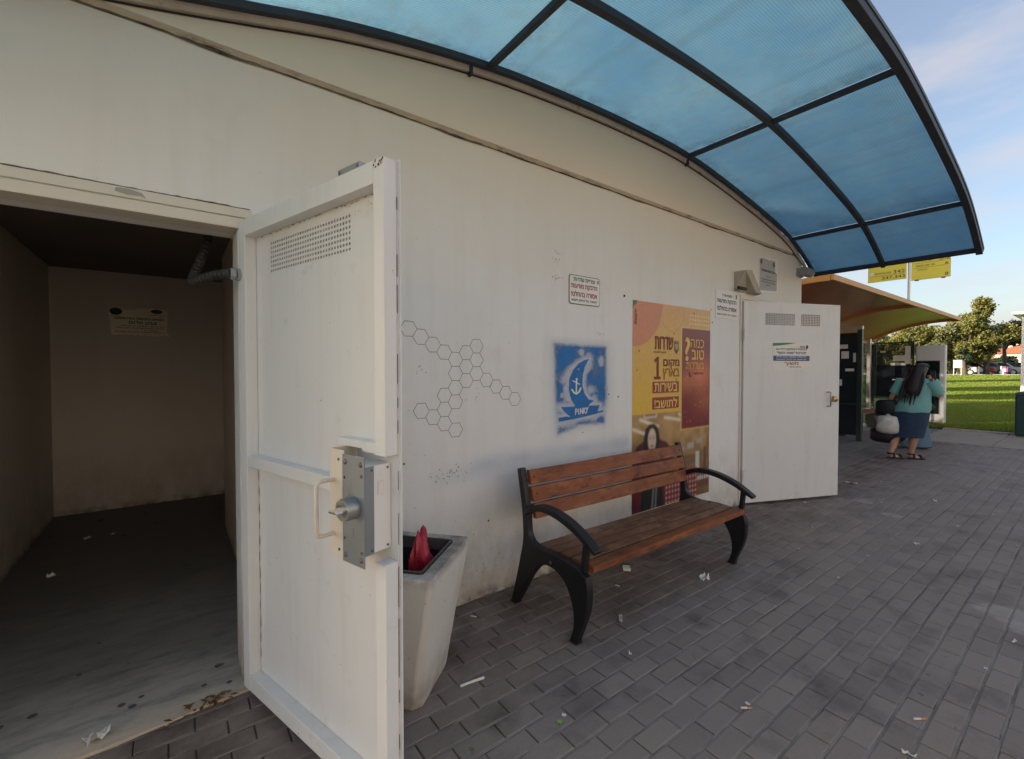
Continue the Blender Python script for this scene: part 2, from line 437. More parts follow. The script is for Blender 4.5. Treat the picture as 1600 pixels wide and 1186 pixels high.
PL, PW = 0.208, 0.104
def paver_shape(l, w, ch=0.005, seed=0):
    r = random.Random(seed); j = lambda: r.uniform(-0.0012, 0.0012)
    a, b = l / 2, w / 2
    cor = [(-a, -b), (a, -b), (a, b), (-a, b)]
    low = [(x + j(), y + j(), -0.03) for x, y in cor]
    mid = [(low[k][0], low[k][1], -ch * 0.7) for k in range(4)]
    top = [(cor[k][0] * (1 - ch / a) + j(), cor[k][1] * (1 - ch / b) + j(), 0.0) for k in range(4)]
    f = [(8, 9, 10, 11)]
    for k in range(4):
        f += [(k, (k + 1) % 4, 4 + (k + 1) % 4, 4 + k), (4 + k, 4 + (k + 1) % 4, 8 + (k + 1) % 4, 8 + k)]
    return low + mid + top, f
variants = []
for k in range(8):
    v, f = paver_shape(PL - 0.0055, PW - 0.0105, 0.0042, k)
    me = bpy.data.meshes.new('paver'); me.from_pydata(v, [], f); me.materials.append(M_PAVER); variants.append((me, v, f))

def proj(p):
    v = Vector(p) - Vector((0, 0, 1.55)); d = v.dot(fw)
    if d <= 0.1: return None
    rt = Vector((0.8, -0.6, 0)); up = rt.cross(fw)
    return 800 + 705 * v.dot(rt) / d, 593 - 705 * v.dot(up) / d, d

cells = []
nrow = int((PY1 - PY0) / PW)
for j in range(nrow):
    y = 2.545 - (j + 0.5) * PW
    off = (PL / 2 if j % 2 else 0) + random.uniform(-0.012, 0.012)
    i = 0
    x = PX0 + off
    while x < PX1 - PL / 2:
        cells.append((x, y)); x += PL
seen = []
for c in cells:
    q = proj((c[0], c[1], 0))
    if q and -30 < q[0] < 1630 and q[1] < 1230:
        occl = (0.25 < c[0] < 0.9 and 380 < q[0] < 620) or (q[0] < 380 and c[1] < 1.5)
        if not occl: seen.append((q[2], c))
seen.sort()
big = {c for _, c in seen[:300]}
rest = MB()
for x, y in cells:
    k = random.randrange(8); dz = max(-.0014, min(.0016, random.gauss(0, 0.0007))); tilt = (random.gauss(0, 0.005), random.gauss(0, 0.003)); rz = random.gauss(0, 0.006)
    if random.random() < 0.02: dz -= 0.001
    if (x, y) in big:
        o = bpy.data.objects.new('paver', variants[k][0]); col.objects.link(o); o.parent = pavement
        o.location = (x, y, dz); o.rotation_euler = (tilt[0], tilt[1], rz)
    else:
        cz, sz = math.cos(rz), math.sin(rz)
        rest.add([(x + a * cz - b * sz, y + a * sz + b * cz, c + dz + a * -tilt[1] + b * tilt[0]) for a, b, c in variants[k][1]], variants[k][2])
strips = MB(); r_ = random.Random(41)
for j in range(nrow):
    y = 2.545 - j * PW; x = PX0; a = None
    while x < PX1:
        w = .0062 + r_.uniform(-.0022, .0020); z = -.0022 + r_.uniform(-.0030, .0010)
        if r_.random() < .10: z -= .004
        cur = ((x, y - w + r_.uniform(-.001, .001), z), (x, y + w + r_.uniform(-.001, .001), z + r_.uniform(-.001, .001)))
        if a: strips.quad(a[0], cur[0], cur[1], a[1])
        a = cur; x += r_.uniform(.03, .09)
o_ = strips.build('joint_sand', sand_mat(), pavement, fix=False); o_['kind'] = 'stuff'
pr_ = rest.build('pavers', M_PAVER, pavement, fix=False); pr_['kind'] = 'stuff'

# grey slabs under the bus shelter
def slab_mat():
    g = G('grey_slab')
    oi = g.n.new('ShaderNodeObjectInfo')
    c = g.mix(oi.outputs['Random'], (0.15, 0.145, 0.14), (0.21, 0.20, 0.185))
    c = g.mix(g.math('MULTIPLY', g.ramp(g.noise(2.0, detail=7, rough=0.7), 0.45, 0.7), 0.6), c, (0.09, 0.085, 0.08))
    g.bump(g.noise(120, detail=4), 0.3, 0.004)
    return g.done(c, 0.8, spec=0.3)
M_SLAB = slab_mat()
g = MB(); g.quad((6.9, 2.62, -0.006), (18.2, 2.62, -0.006), (18.2, 9, -0.006), (6.9, 9, -0.006))
plat = struct(g.build('shelter_platform', sand_mat(), fix=False))
sv, sf = paver_shape(0.392, 0.392, 0.006, 3)
sme = bpy.data.meshes.new('slab'); sme.from_pydata(sv, [], sf); sme.materials.append(M_SLAB)
for i in range(28):
    for j in range(5):
        o = bpy.data.objects.new('slab', sme); col.objects.link(o); o.parent = plat
        o.location = (7.1 + i * 0.4, 2.76 + j * 0.4, random.gauss(0.001, 0.0015)); o.rotation_euler = (random.gauss(0, .003), random.gauss(0, .003), 0)

# concrete footpath in front of the lawn
def path_mat():
    g = G('footpath_concrete')
    c = g.mix(g.noise(1.1, detail=6), (0.30, 0.26, 0.21), (0.38, 0.335, 0.275))
    c = g.mix(g.math('MULTIPLY', g.ramp(g.noise(4, detail=8, rough=0.7), 0.5, 0.7), 0.5), c, (0.17, 0.14, 0.11))
    g.bump(g.noise(90, detail=5), 0.3, 0.004)
    return g.done(c, 0.85, spec=0.3)
M_PATH = path_mat()
g = MB(); g.quad((13.0, -30, -0.012), (16.6, -30, -0.012), (16.6, 2.6, -0.012), (13.0, 2.6, -0.012))
path = struct(g.build('footpath', sand_mat(), fix=False))
y = -14.0
while y < 2.5:
    g = MB()
    for a, b in ((13.215, 14.65), (14.665, 15.95)):
        g = MB(); g.box(a, b, y, y + 1.18, -0.05, 0.004 + random.uniform(0, 0.004)); g.build('slab', M_PATH, path, bevel=0.008, seg=1)
    g = MB(); g.box(15.965, 16.10, y, y + 1.18, -0.05, 0.045); g.build('kerb_stone', M_CONC, path, bevel=0.012, seg=2)
    y += 1.19

# lawn that rises gently away from the path
def lawn_z(x, y=0):
    return 0.02 + 0.0195 * (x - 16.1)
def lawn_mat():
    g = G('lawn_turf')
    c = g.mix(g.noise(0.35, detail=6), (0.075, 0.145, 0.016), (0.12, 0.18, 0.022))
    c = g.mix(g.math('MULTIPLY', g.ramp(g.noise(3.0, detail=7, rough=0.7), 0.5, 0.72), 0.6), c, (0.12, 0.13, 0.035))
    g.bump(g.noise(40, detail=6, rough=0.7), 0.9, 0.05)
    return g.done(c, 0.8, spec=0.2)
lx = [16.1, 17, 18, 20, 22, 25, 28, 32, 36, 40, 46, 52, 60, 66]
ly = [-60, -40, -25, -15, -10, -6, -3, 0, 3, 6, 9, 12, 16, 20, 25, 32, 40, 60]
g = MB(); g.add([(x, y, lawn_z(x, y)) for y in ly for x in lx],
                [(j * len(lx) + i, j * len(lx) + i + 1, (j + 1) * len(lx) + i + 1, (j + 1) * len(lx) + i) for j in range(len(ly) - 1) for i in range(len(lx) - 1)])
struct(g.build('lawn', lawn_mat(), smooth=180, fix=False))
def blade_mat():
    m, n, l, b = nt_new('grass_blade')
    ge = n.new('ShaderNodeNewGeometry')
    rp = n.new('ShaderNodeValToRGB'); rp.color_ramp.elements[0].color = (0.12, 0.21, 0.028, 1); rp.color_ramp.elements[1].color = (0.26, 0.33, 0.06, 1)
    l.new(ge.outputs['Random Per Island'], rp.inputs[0])
    no = n.new('ShaderNodeTexNoise'); no.inputs['Scale'].default_value = .55; no.inputs['Detail'].default_value = 6; l.new(ge.outputs['Position'], no.inputs[0])
    pr2 = n.new('ShaderNodeMapRange'); pr2.inputs[1].default_value = .5; pr2.inputs[2].default_value = .72; pr2.inputs[4].default_value = .7; l.new(no.outputs[0], pr2.inputs[0])
    mx2 = n.new('ShaderNodeMix'); mx2.data_type = 'RGBA'; mx2.inputs[7].default_value = (.30, .26, .09, 1); l.new(pr2.outputs[0], mx2.inputs[0]); l.new(rp.outputs[0], mx2.inputs[6]); l.new(mx2.outputs[2], b.inputs['Base Color'])
    b.inputs['Roughness'].default_value = 0.6; b.inputs['Specular IOR Level'].default_value = 0.2
    tr = n.new('ShaderNodeBsdfTranslucent'); tr.inputs[0].default_value = (0.26, 0.33, 0.04, 1)
    ms = n.new('ShaderNodeMixShader'); ms.inputs[0].default_value = 0.4
    l.new(b.outputs[0], ms.inputs[1]); l.new(tr.outputs[0], ms.inputs[2]); l.new(ms.outputs[0], n['Material Output'].inputs[0])
    return m
NB = 170000
k_ = rng.uniform(0.84, 1.24, NB); d_ = 10.2 * np.exp(rng.uniform(0, 1.84, NB))
bx_, by_ = d_ * (0.6 + 0.8 * k_), d_ * (0.8 - 0.6 * k_)
ok = (bx_ > 16.13) & (bx_ < 65.9)
bx_, by_, d_ = bx_[ok], by_[ok], d_[ok]
nb = len(bx_)
bz_ = 0.02 + 0.0195 * (bx_ - 16.1)
hh = rng.uniform(0.04, 0.085, nb) * (1 + 0.012 * d_); ww = rng.uniform(0.008, 0.013, nb) * (1 + 0.10 * d_); th = rng.uniform(0, 6.283, nb)
V = np.zeros((nb, 3, 3))
V[:, 0] = np.stack([bx_ - np.cos(th) * ww, by_ - np.sin(th) * ww, bz_ - 0.01], 1)
V[:, 1] = np.stack([bx_ + np.cos(th) * ww, by_ + np.sin(th) * ww, bz_ - 0.01], 1)
V[:, 2] = np.stack([bx_ + rng.normal(0, .02, nb), by_ + rng.normal(0, .02, nb), bz_ + hh], 1)
me = bpy.data.meshes.new('grass'); me.from_pydata(V.reshape(-1, 3).tolist(), [], np.arange(nb * 3).reshape(-1, 3).tolist())
me.materials.append(blade_mat())
o = bpy.data.objects.new('grass', me); col.objects.link(o)
tag(o, 'short green grass covering the lawn beyond the footpath', 'grass', kind='stuff')
# street and rising ground beyond the lawn
LZ = lawn_z(66)
M_ASPH = mat('asphalt', (0.085, 0.082, 0.08), 0.85, 0.2, 3, 0.3, 60)
g = MB(); g.box(66.0, 66.3, -60, 60, LZ - 0.4, LZ + 0.12); struct(g.build('kerb', M_CONC))
g = MB(); g.quad((66.3, -60, LZ), (75, -60, LZ), (75, 60, LZ), (66.3, 60, LZ)); struct(g.build('street', M_ASPH, fix=False))
g = MB(); g.box(75.0, 77.5, -60, 60, LZ - 0.4, LZ + 0.12); struct(g.build('far_pavement', M_PATH))
g = MB()
hx_ = [77.5, 90, 110, 140, 180, 240, 320]; hz_ = [LZ, LZ + 0.3, LZ + 0.8, LZ + 1.6, LZ + 3.2, LZ + 4.5, LZ + 5]
for i in range(6): g.quad((hx_[i], -160, hz_[i]), (hx_[i + 1], -160, hz_[i + 1]), (hx_[i + 1], 160, hz_[i + 1]), (hx_[i], 160, hz_[i]))
struct(g.build('hillside', ground_mat(), fix=False))

# ------------------------------------------------------------------ bomb-shelter building
WY = 2.55
BX0, BX1 = -1.2, 6.8
bld = thing('shelter_building', 'white painted concrete shelter building with arched gable and two steel doors standing open', 'building', (2.8, 2.55, 0))
DL0, DL1, DLT = -0.86, 0.255, 2.235
DR0, DR1, DRT = 5.19, 6.58, 2.345
xs = [BX0, DL0, -.55, DL1, DR0, 6.45, DR1, 6.69, BX1]; zs = [0.0, DLT, DRT, 3.05]
def solid(i, j):
    if i in (1, 2) and j == 0: return False
    if i in (4, 5) and j in (0, 1): return False
    return True

PROF = [(-1.36, 2.66), (-1.2, 2.79), (-0.9, 2.94), (-0.5, 3.08), (0.0, 3.20), (0.29, 3.275), (0.85, 3.415), (1.67, 3.545), (2.54, 3.61), (3.3, 3.63), (3.97, 3.615),
        (4.7, 3.53), (5.47, 3.405), (5.95, 3.31), (6.3, 3.215), (6.6, 3.095), (6.85, 2.975), (7.0, 2.895), (7.06, 2.86)]
def catmull(P, n=6):
    out = []
    for i in range(len(P) - 1):
        p0, p1, p2, p3 = P[max(i - 1, 0)], P[i], P[i + 1], P[min(i + 2, len(P) - 1)]
        for k in range(n):
            t = k / n
            out.append(tuple(0.5 * ((2 * p1[c]) + (-p0[c] + p2[c]) * t + (2 * p0[c] - 5 * p1[c] + 4 * p2[c] - p3[c]) * t * t + (-p0[c] + 3 * p1[c] - 3 * p2[c] + p3[c]) * t ** 3) for c in range(2)))
    out.append(P[-1]); return out
ARC = catmull(PROF, 6)
AX, AZ = np.array([p[0] for p in ARC]), np.array([p[1] for p in ARC])
arc_z = lambda x: float(np.interp(x, AX, AZ))

g = MB(); wall_cells(xs, zs, solid, WY, WY + 0.22, g)
g.v = [Vector((p.x, p.y, min(p.z, arc_z(p.x) - .03))) for p in g.v]
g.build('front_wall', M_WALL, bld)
# gable band standing a little proud of the wall below, with a chamfered drip edge
gx = [x for x in np.linspace(BX0, BX1, 81)]
g = MB()
GY = WY - 0.018
for a, b in zip(gx[:-1], gx[1:]):
    za, zb = max(3.05, arc_z(a) - 0.03), max(3.05, arc_z(b) - 0.03)
    if za <= 3.0501 and zb <= 3.0501: continue
    la, lb = min(3.072, za), min(3.072, zb)
    if za > la + 1e-4 or zb > lb + 1e-4: g.quad((a, GY, la), (b, GY, lb), (b, GY, zb), (a, GY, za))
g.build('gable', M_GABLE, bld)
def grime_mat(name='ledge_grime', c0=(0.50, 0.42, 0.31), c1=(0.14, 0.10, 0.065), lo=.52, hi=.72):
    g = G(name)
    c = g.mix(g.ramp(g.noise(7, (1, 1, 4), 9, 0.75), lo, hi), c0, c1)
    g.bump(g.noise(60, detail=5), 0.6, 0.01)
    return g.done(c, 0.9)
M_GRIME = grime_mat('crack_grime', (.22, .17, .11), (.035, .026, .02), .35, .6)
g = MB(); r_ = random.Random(3)
ex = np.linspace(BX0, 6.46, 200)
wob = [r_.uniform(-.003, .003) for _ in ex]
for k in range(len(ex) - 1):
    a, b = ex[k], ex[k + 1]
    if arc_z(a) < 3.09 or arc_z(b) < 3.09: continue
    g.quad((a, WY - .002, 3.05 + wob[k]), (b, WY - .002, 3.05 + wob[k + 1]), (b, GY - .001, 3.074), (a, GY - .001, 3.074))
g.build('drip_edge', grime_mat(), bld, fix=False)
g = MB()
for k in range(len(ex) - 1):
    a, b = ex[k], ex[k + 1]
    if arc_z(a) < 3.09 or arc_z(b) < 3.09: continue
    ha, hb = (.003 + .010 * max(0, math.sin(a * 7.3) * math.sin(a * 2.9 + 1)) + wob[k]), (.003 + .010 * max(0, math.sin(b * 7.3) * math.sin(b * 2.9 + 1)) + wob[k + 1])
    g.quad((a, WY - .0035, 3.046 + wob[k] - ha), (b, WY - .0035, 3.046 + wob[k + 1] - hb), (b, WY - .0035, 3.053 + wob[k + 1]), (a, WY - .0035, 3.053 + wob[k]))
g.build('ledge_crack', M_GRIME, bld, fix=False)
# vaulted roof slab
g = MB(); n_ = len(gx)
rows = []
for x in gx: rows.append([(x, WY + 0.0, arc_z(x) - 0.028), (x, 6.95, arc_z(x) - 0.028), (x, 6.95, arc_z(x) - 0.24), (x, WY + 0.21, arc_z(x) - 0.24)])
g.loft(rows, True)
g.build('roof', M_CONC, bld)
# room inside
g = MB(); g.box(BX0, BX0 + 0.185, WY + 0.225, 6.58, 0, 2.9); g.box(BX0, BX1, 6.6, 6.9, 0, 3.04); g.box(BX1 - 0.2, BX1, WY + 0.225, 6.58, 0, 2.9)
g.build('room_wall', M_ROOM, bld)
g = MB(); g.box(0.385, 0.58, WY + 0.225, 5.19, 0, 2.85); g.build('partition', M_ROOM, bld)
g = MB(); g.box(BX0 + 0.19, BX1 - 0.21, WY + 0.222, 6.59, 2.62, 2.74); g.build('ceiling', mat('dimmed_ceiling', (.16, .14, .12), .9, .3, 2, .2), bld)  # ceiling colour darkened to carry the gloom at the top of the room
SPOTS = [(-.17, 2.66, .018), (-.21, 2.70, .017), (-.14, 2.715, .013), (.20, 2.585, .014), (.10, 2.63, .013), (-.62, 2.84, .018), (-.52, 2.85, .02), (-.40, 3.1, .012)]
def floor_mat():
    g = G('room_floor')
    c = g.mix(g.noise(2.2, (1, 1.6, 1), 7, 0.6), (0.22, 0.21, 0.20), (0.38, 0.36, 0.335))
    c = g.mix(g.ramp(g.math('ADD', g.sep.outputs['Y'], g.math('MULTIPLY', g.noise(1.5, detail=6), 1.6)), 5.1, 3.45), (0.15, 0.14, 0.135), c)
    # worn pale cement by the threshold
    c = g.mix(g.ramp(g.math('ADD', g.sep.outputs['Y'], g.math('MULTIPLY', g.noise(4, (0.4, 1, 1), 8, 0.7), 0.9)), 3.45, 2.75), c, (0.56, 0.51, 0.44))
    c = g.mix(g.math('MULTIPLY', g.ramp(g.noise(6, (0.5, 2.0, 1), 8, 0.75, (2, 2, 0)), 0.46, 0.66), 0.65), c, (0.12, 0.115, 0.11))
    c = g.mix(g.math('MULTIPLY', g.ramp(g.noise(9, detail=2, rough=0.4, off=(5, 5, 0)), 0.72, 0.75), 0.8), c, (0.045, 0.042, 0.04))
    for sx_, sy_, sr_ in SPOTS:
        dn = g.n.new('ShaderNodeVectorMath'); dn.operation = 'DISTANCE'; g.l.new(g.pos, dn.inputs[0]); dn.inputs[1].default_value = (sx_, sy_, .016)
        c = g.mix(g.ramp(dn.outputs['Value'], sr_, sr_ * .75, 0, .85), c, (.05, .046, .044))
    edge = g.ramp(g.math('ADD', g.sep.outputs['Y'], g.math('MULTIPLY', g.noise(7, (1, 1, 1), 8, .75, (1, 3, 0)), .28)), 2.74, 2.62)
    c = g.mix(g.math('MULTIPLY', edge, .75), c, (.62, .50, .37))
    g.bump(g.noise(40, (0.6, 1.6, 1), 7, 0.7), 0.5, 0.010)
    return g.done(c, 0.7, spec=0.35)
g = MB(); r_ = random.Random(11)
ex = np.linspace(BX0, 0.40, 50)
for a, b in zip(ex[:-1], ex[1:]):
    g.quad((a, 2.462 + 0.02 * math.sin(a * 5) + r_.uniform(-.004, .004), 0.012), (b, 2.462 + 0.02 * math.sin(b * 5) + 0, 0.012), (b, 2.60, 0.016), (a, 2.60, 0.016))
    g.quad((a, 2.462 + 0.02 * math.sin(a * 5), -0.03), (b, 2.462 + 0.02 * math.sin(b * 5), -0.03), (b, 2.462 + 0.02 * math.sin(b * 5), 0.012), (a, 2.462 + 0.02 * math.sin(a * 5), 0.012))
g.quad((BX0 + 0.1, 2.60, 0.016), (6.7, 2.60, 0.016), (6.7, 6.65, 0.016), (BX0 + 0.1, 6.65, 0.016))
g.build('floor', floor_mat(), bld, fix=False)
# skirting line of dirt at wall foot is geometry too: a low mortar fillet
g = MB(); x = 0.30; r_ = random.Random(5)
while x < 5.15:
    L = r_.uniform(0.05, 0.2); h = r_.uniform(0.003, 0.011); d = r_.uniform(0.006, 0.020)
    g.add([(x, WY - d, -0.002), (x + L, WY - d, -0.002), (x + L, WY + 0.002, h), (x, WY + 0.002, h), (x, WY + 0.002, -0.002), (x + L, WY + 0.002, -0.002)], [(0, 1, 2, 3), (0, 3, 4), (1, 5, 2)]); x += L * 0.99
g.build('mortar_fillet', mat('wet_mortar', (0.11, 0.09, 0.075), 0.9, 0.5, 14, 0.4), bld)

# trim along the arch: sealant strip, steel angle and the peeling lip
M_SEAL = mat('old_sealant', (0.52, 0.45, 0.36), 0.8, 0.2, 9, 0.5, 50, 0, (0.16, 0.12, 0.09), 0.58, 0.7)
sx = np.linspace(BX0, 6.84, 240); r_ = random.Random(9)
g = MB(); top = []
for x in sx: top.append(arc_z(x) - 0.012 + 0.006 * math.sin(x * 9) + r_.uniform(-0.006, 0.006))
for k in range(len(sx) - 1):
    a, b = sx[k], sx[k + 1]; la, lb = arc_z(a) - 0.062, arc_z(b) - 0.062
    g.add([(a, GY - 0.018, la), (b, GY - 0.018, lb), (b, GY - 0.022, top[k + 1]), (a, GY - 0.022, top[k]), (a, GY + 0.001, la - 0.004), (b, GY + 0.001, lb - 0.004), (b, GY + 0.001, top[k + 1]), (a, GY + 0.001, top[k])],
          [(0, 1, 2, 3), (4, 5, 1, 0), (3, 2, 6, 7)])
g.build('arch_trim', M_SEAL, bld)
g = MB(); g.tube([(x, GY - 0.006, arc_z(x) - 0.073) for x in np.linspace(BX0, 6.82, 120)], 0.0045, 6)
g.build('cable', M_DARK, bld, smooth=60)
for x in (1.55, 4.0):
    g = MB(); g.box(x - 0.009, x + 0.009, GY - 0.04, GY - 0.001, arc_z(x) - 0.09, arc_z(x) - 0.03); g.build('bracket', M_CANFRAME, bld, bevel=0.003)

# door frame on the left (lintel with recessed groove, jamb)
g = MB()
g.box(DL0 - 0.06, 0.315, WY - 0.012, WY + 0.10, 2.285, 2.328)
g.box(DL0 - 0.06, 0.268, WY - 0.026, WY + 0.10, DLT - 0.008, 2.272)
g.box(DL0 - 0.05, 0.30, WY + 0.03, WY + 0.08, 2.270, 2.287)
g.box(0.262, 0.305, WY - 0.004, WY + 0.10, 0.02, DLT - 0.01)
g.box(DL0 - 0.05, DL0 - 0.004, WY - 0.004, WY + 0.10, 0.02, DLT - 0.01)
g.build('door_frame', M_FRAME, bld, bevel=0.003)
g = MB(); r_ = random.Random(4); ex = np.linspace(-1.0, 0.31, 70); wob = [r_.uniform(-.002, .002) for _ in ex]
for k in range(69):
    ha, hb = .0015 + .004 * max(0, math.sin(ex[k] * 11)), .0015 + .004 * max(0, math.sin(ex[k + 1] * 11))
    g.quad((ex[k], WY - .0015, 2.331 + wob[k] - ha), (ex[k + 1], WY - .0015, 2.331 + wob[k + 1] - hb), (ex[k + 1], WY - .0015, 2.334 + wob[k + 1] + hb * .6), (ex[k], WY - .0015, 2.334 + wob[k] + ha * .6))
g.build('plaster_crack', M_GRIME, bld, fix=False)
g = MB(); g.add([(-0.19, WY - 0.0138, 2.305), (-0.15, WY - 0.0138, 2.297), (-0.10, WY - 0.0138, 2.300), (-0.085, WY - 0.0138, 2.292), (-0.10, WY - 0.0138, 2.315), (-0.14, WY - 0.0138, 2.323), (-0.185, WY - 0.0138, 2.321)], [(0, 1, 2, 3, 4, 5, 6)])
g.build('bare_patch', M_CONC, bld, fix=False)
# right door frame
g = MB()
g.box(5.13, DR1 + 0.05, WY - 0.012, WY + 0.08, DRT + 0.012, DRT + 0.052)
g.box(5.17, DR1 + 0.03, WY - 0.006, WY + 0.08, DRT - 0.03, DRT + 0.008)
g.box(5.13, 5.168, WY - 0.014, WY + 0.08, 0.01, DRT + 0.010); g.box(5.172, 5.186, WY - 0.006, WY + 0.08, 0.01, DRT - 0.032)
g.box(DR1 + 0.004, DR1 + 0.05, WY - 0.012, WY + 0.08, 0.01, DRT + 0.010)
g.build('door_frame', M_FRAME, bld, bevel=0.003)

# ---- left steel door, seen from its ribbed inner side
HL = Vector((0.25, 2.464, 0)); FL = Vector((0.55, 1.424, 0))
uL = (FL - HL).normalized(); nL = Vector((uL.y, -uL.x, 0))
TL = lambda p: HL + uL * p.x + nL * p.y + Vector((0, 0, p.z))     # (s along leaf, t toward viewer, z)
LW, LT, LB = 1.082, 2.242, 0.045
g = MB(TL); g.box(0.0, LW + 0.012, -0.060, -0.056, LB - 0.01, LT + 0.004)
g.box(0.002, 0.2, -0.0555, -0.052, LB, LT)                      # sheet round the vent
g.box(0.2, 0.822, -0.0555, -0.052, LB, 1.985); g.box(0.2, 0.822, -0.0555, -0.052, 2.127, LT); g.box(0.822, LW, -0.0555, -0.052, LB, LT)
doorL = g.build('door', M_DOOR, bld, label='open white steel door leaf seen from its framed inner side')
g = MB(TL)
g.box(0.0, 0.062, -0.0515, 0.0, LB, LT)                           # hinge stile
g.box(1.026, LW, -0.0515, 0.0, 1.265, LT); g.box(1.026, LW, -0.0515, 0.0, LB, 0.905)
g.box(0.0625, 1.0255, -0.0515, -0.0005, 2.166, LT - 0.0005); g.box(0.0625, 1.0255, -0.0515, -0.0005, LB + 0.0005, 0.118)
g.box(0.0625, 0.80, -0.0515, -0.002, 1.102, 1.152); g.box(0.95, 1.0255, -0.0515, -0.004, 1.268, 1.305); g.box(0.80, 0.95, -0.0515, -0.004, 1.278, 1.305)
g.build('leaf_frame', M_DOOR, doorL, bevel=0.0025)
# punched vent sheet with real holes
def punched(mb, s0, s1, z0, z1, t, nx, nz, r):
    ps, pz = (s1 - s0) / nx, (z1 - z0) / nz; r = min(r, ps * .45, pz * .45)
    for i in range(nx):
        for j in range(nz):
            cx, cz = s0 + (i + .5) * ps, z0 + (j + .5) * pz
            out = [(cx + ps / 2 * a, t, cz + pz / 2 * b) for a, b in ((1, 0), (1, 1), (0, 1), (-1, 1), (-1, 0), (-1, -1), (0, -1), (1, -1))]
            inn = [(cx + r * math.cos(k * math.pi / 4), t, cz + r * math.sin(k * math.pi / 4)) for k in range(8)]
            mb.add(out + inn, [(k, (k + 1) % 8, 8 + (k + 1) % 8, 8 + k) for k in range(8)])
g = MB(TL); punched(g, 0.2, 0.822, 1.985, 2.127, -0.0525, 32, 7, 0.0062)
g.build('vent_sheet', M_DOOR, doorL, fix=False)
g = MB(TL); g.box(0.201, 0.821, -0.0558, -0.0552, 1.986, 2.126); g.build('vent_shade_backing', mat('mottled_shade_backing', (.42, .38, .33), .9, .95, 34, .3, 60), doorL)  # dark of the punched holes put into the colour of a mottled backing
g = MB(TL); g.box(0.803, 0.935, -0.046, -0.012, LT + 0.001, LT + 0.028)
o = g.build('magnet_block', M_ZINC2, doorL, bevel=0.002)
for s in (0.815, 0.922):
    g = MB(TL); g.cyl((s, -0.0115, LT + 0.0145), (s, -0.0105, LT + 0.0145), 0.006, 10); g.build('screw', M_BOLT, doorL)
# lock case
g = MB(TL)
g.box(0.845, 0.930, 0.050, 0.0535, 0.905, 1.278)       # cream cover face
g.box(0.845, 0.8485, -0.050, 0.050, 0.905, 1.278)
g.box(0.8485, 0.93, -0.050, 0.0495, 0.905, 0.9085)
g.build('lock_cover', M_CREAM, doorL, bevel=0.0012)
g = MB(TL)
g.box(0.932, 1.046, -0.0505, 0.052, 0.945, 1.235)
g.build('lock_case', M_DOOR, doorL, bevel=0.003)
g = MB(TL); g.box(0.928, 1.050, 0.0545, 0.0585, 0.905, 1.268); g.box(1.0462, 1.0502, 0.02, 0.0543, 0.945, 1.235)
plate = g.build('lock_plate', M_ZINC, doorL, bevel=0.0012)
for s, z in ((0.946, 1.243), (1.032, 1.243), (0.946, 0.930), (1.032, 0.930)):
    g = MB(TL); g.tube([(s, 0.0586, z), (s, 0.061, z), (s, 0.0635, z)], [0.0095, 0.0085, 0.004], 12); g.build('bolt', M_BOLT, doorL, smooth=50)
for s, z, t in ((0.94, 1.19, .0586), (0.94, 0.985, .0586), (1.036, 1.205, .0586), (1.036, 0.955, .0586), (0.90, 1.245, .0536), (0.90, 0.935, .0536)):
    g = MB(TL); g.cyl((s, t, z), (s, t + 0.0025, z), 0.005, 10); g.build('screw', M_BOLT, doorL)
for t, z in ((-0.036, 1.222), (0.03, 1.222), (-0.036, 0.958), (0.03, 0.958)):
    g = MB(TL); g.cyl((1.0465 if t < 0 else 1.0505, t, z), (1.049 if t < 0 else 1.053, t, z), 0.004, 10); g.build('screw', M_BOLT, doorL)
g = MB(TL); g.tube([(0.994, 0.0587, 1.098), (0.994, 0.100, 1.098), (0.994, 0.104, 1.098), (0.994, 0.104, 1.098), (0.994, 0.098, 1.098)], [0.038, 0.037, 0.035, 0.029, 0.028], 28)
knob = g.build('lock_barrel', M_ZINC2, doorL, smooth=40)
g = MB(TL); g.box(0.972, 1.016, 0.0985, 0.137, 1.094, 1.1025); g.build('thumb_turn', M_CHROME, doorL, bevel=0.002)
g = MB(TL); g.box(0.985, 0.991, 0.0587, 0.0612, 0.995, 1.03); g.build('key_slot', M_CHROME, doorL, bevel=0.001)
g = MB(TL)
for z in (1.172, 0.985): pass
g.tube([(0.868, 0.053, 1.172), (0.868, 0.10, 1.172), (0.868, 0.112, 1.168), (0.868, 0.118, 1.158), (0.868, 0.118, 1.08), (0.868, 0.118, 0.999), (0.868, 0.112, 0.989), (0.868, 0.10, 0.985), (0.868, 0.053, 0.985)], 0.0075, 10)
g.build('handle', M_CREAM, doorL, smooth=60)
g = MB(TL); g.box(1.0463, 1.050, -0.020, 0.004, 1.135, 1.182); g.build('strike_frame', M_DOOR2, doorL, bevel=0.001)
g = MB(TL); g.box(1.0504, 1.0512, -0.014, -0.002, 1.142, 1.176); g.build('latch_slot', M_PAPER, doorL)
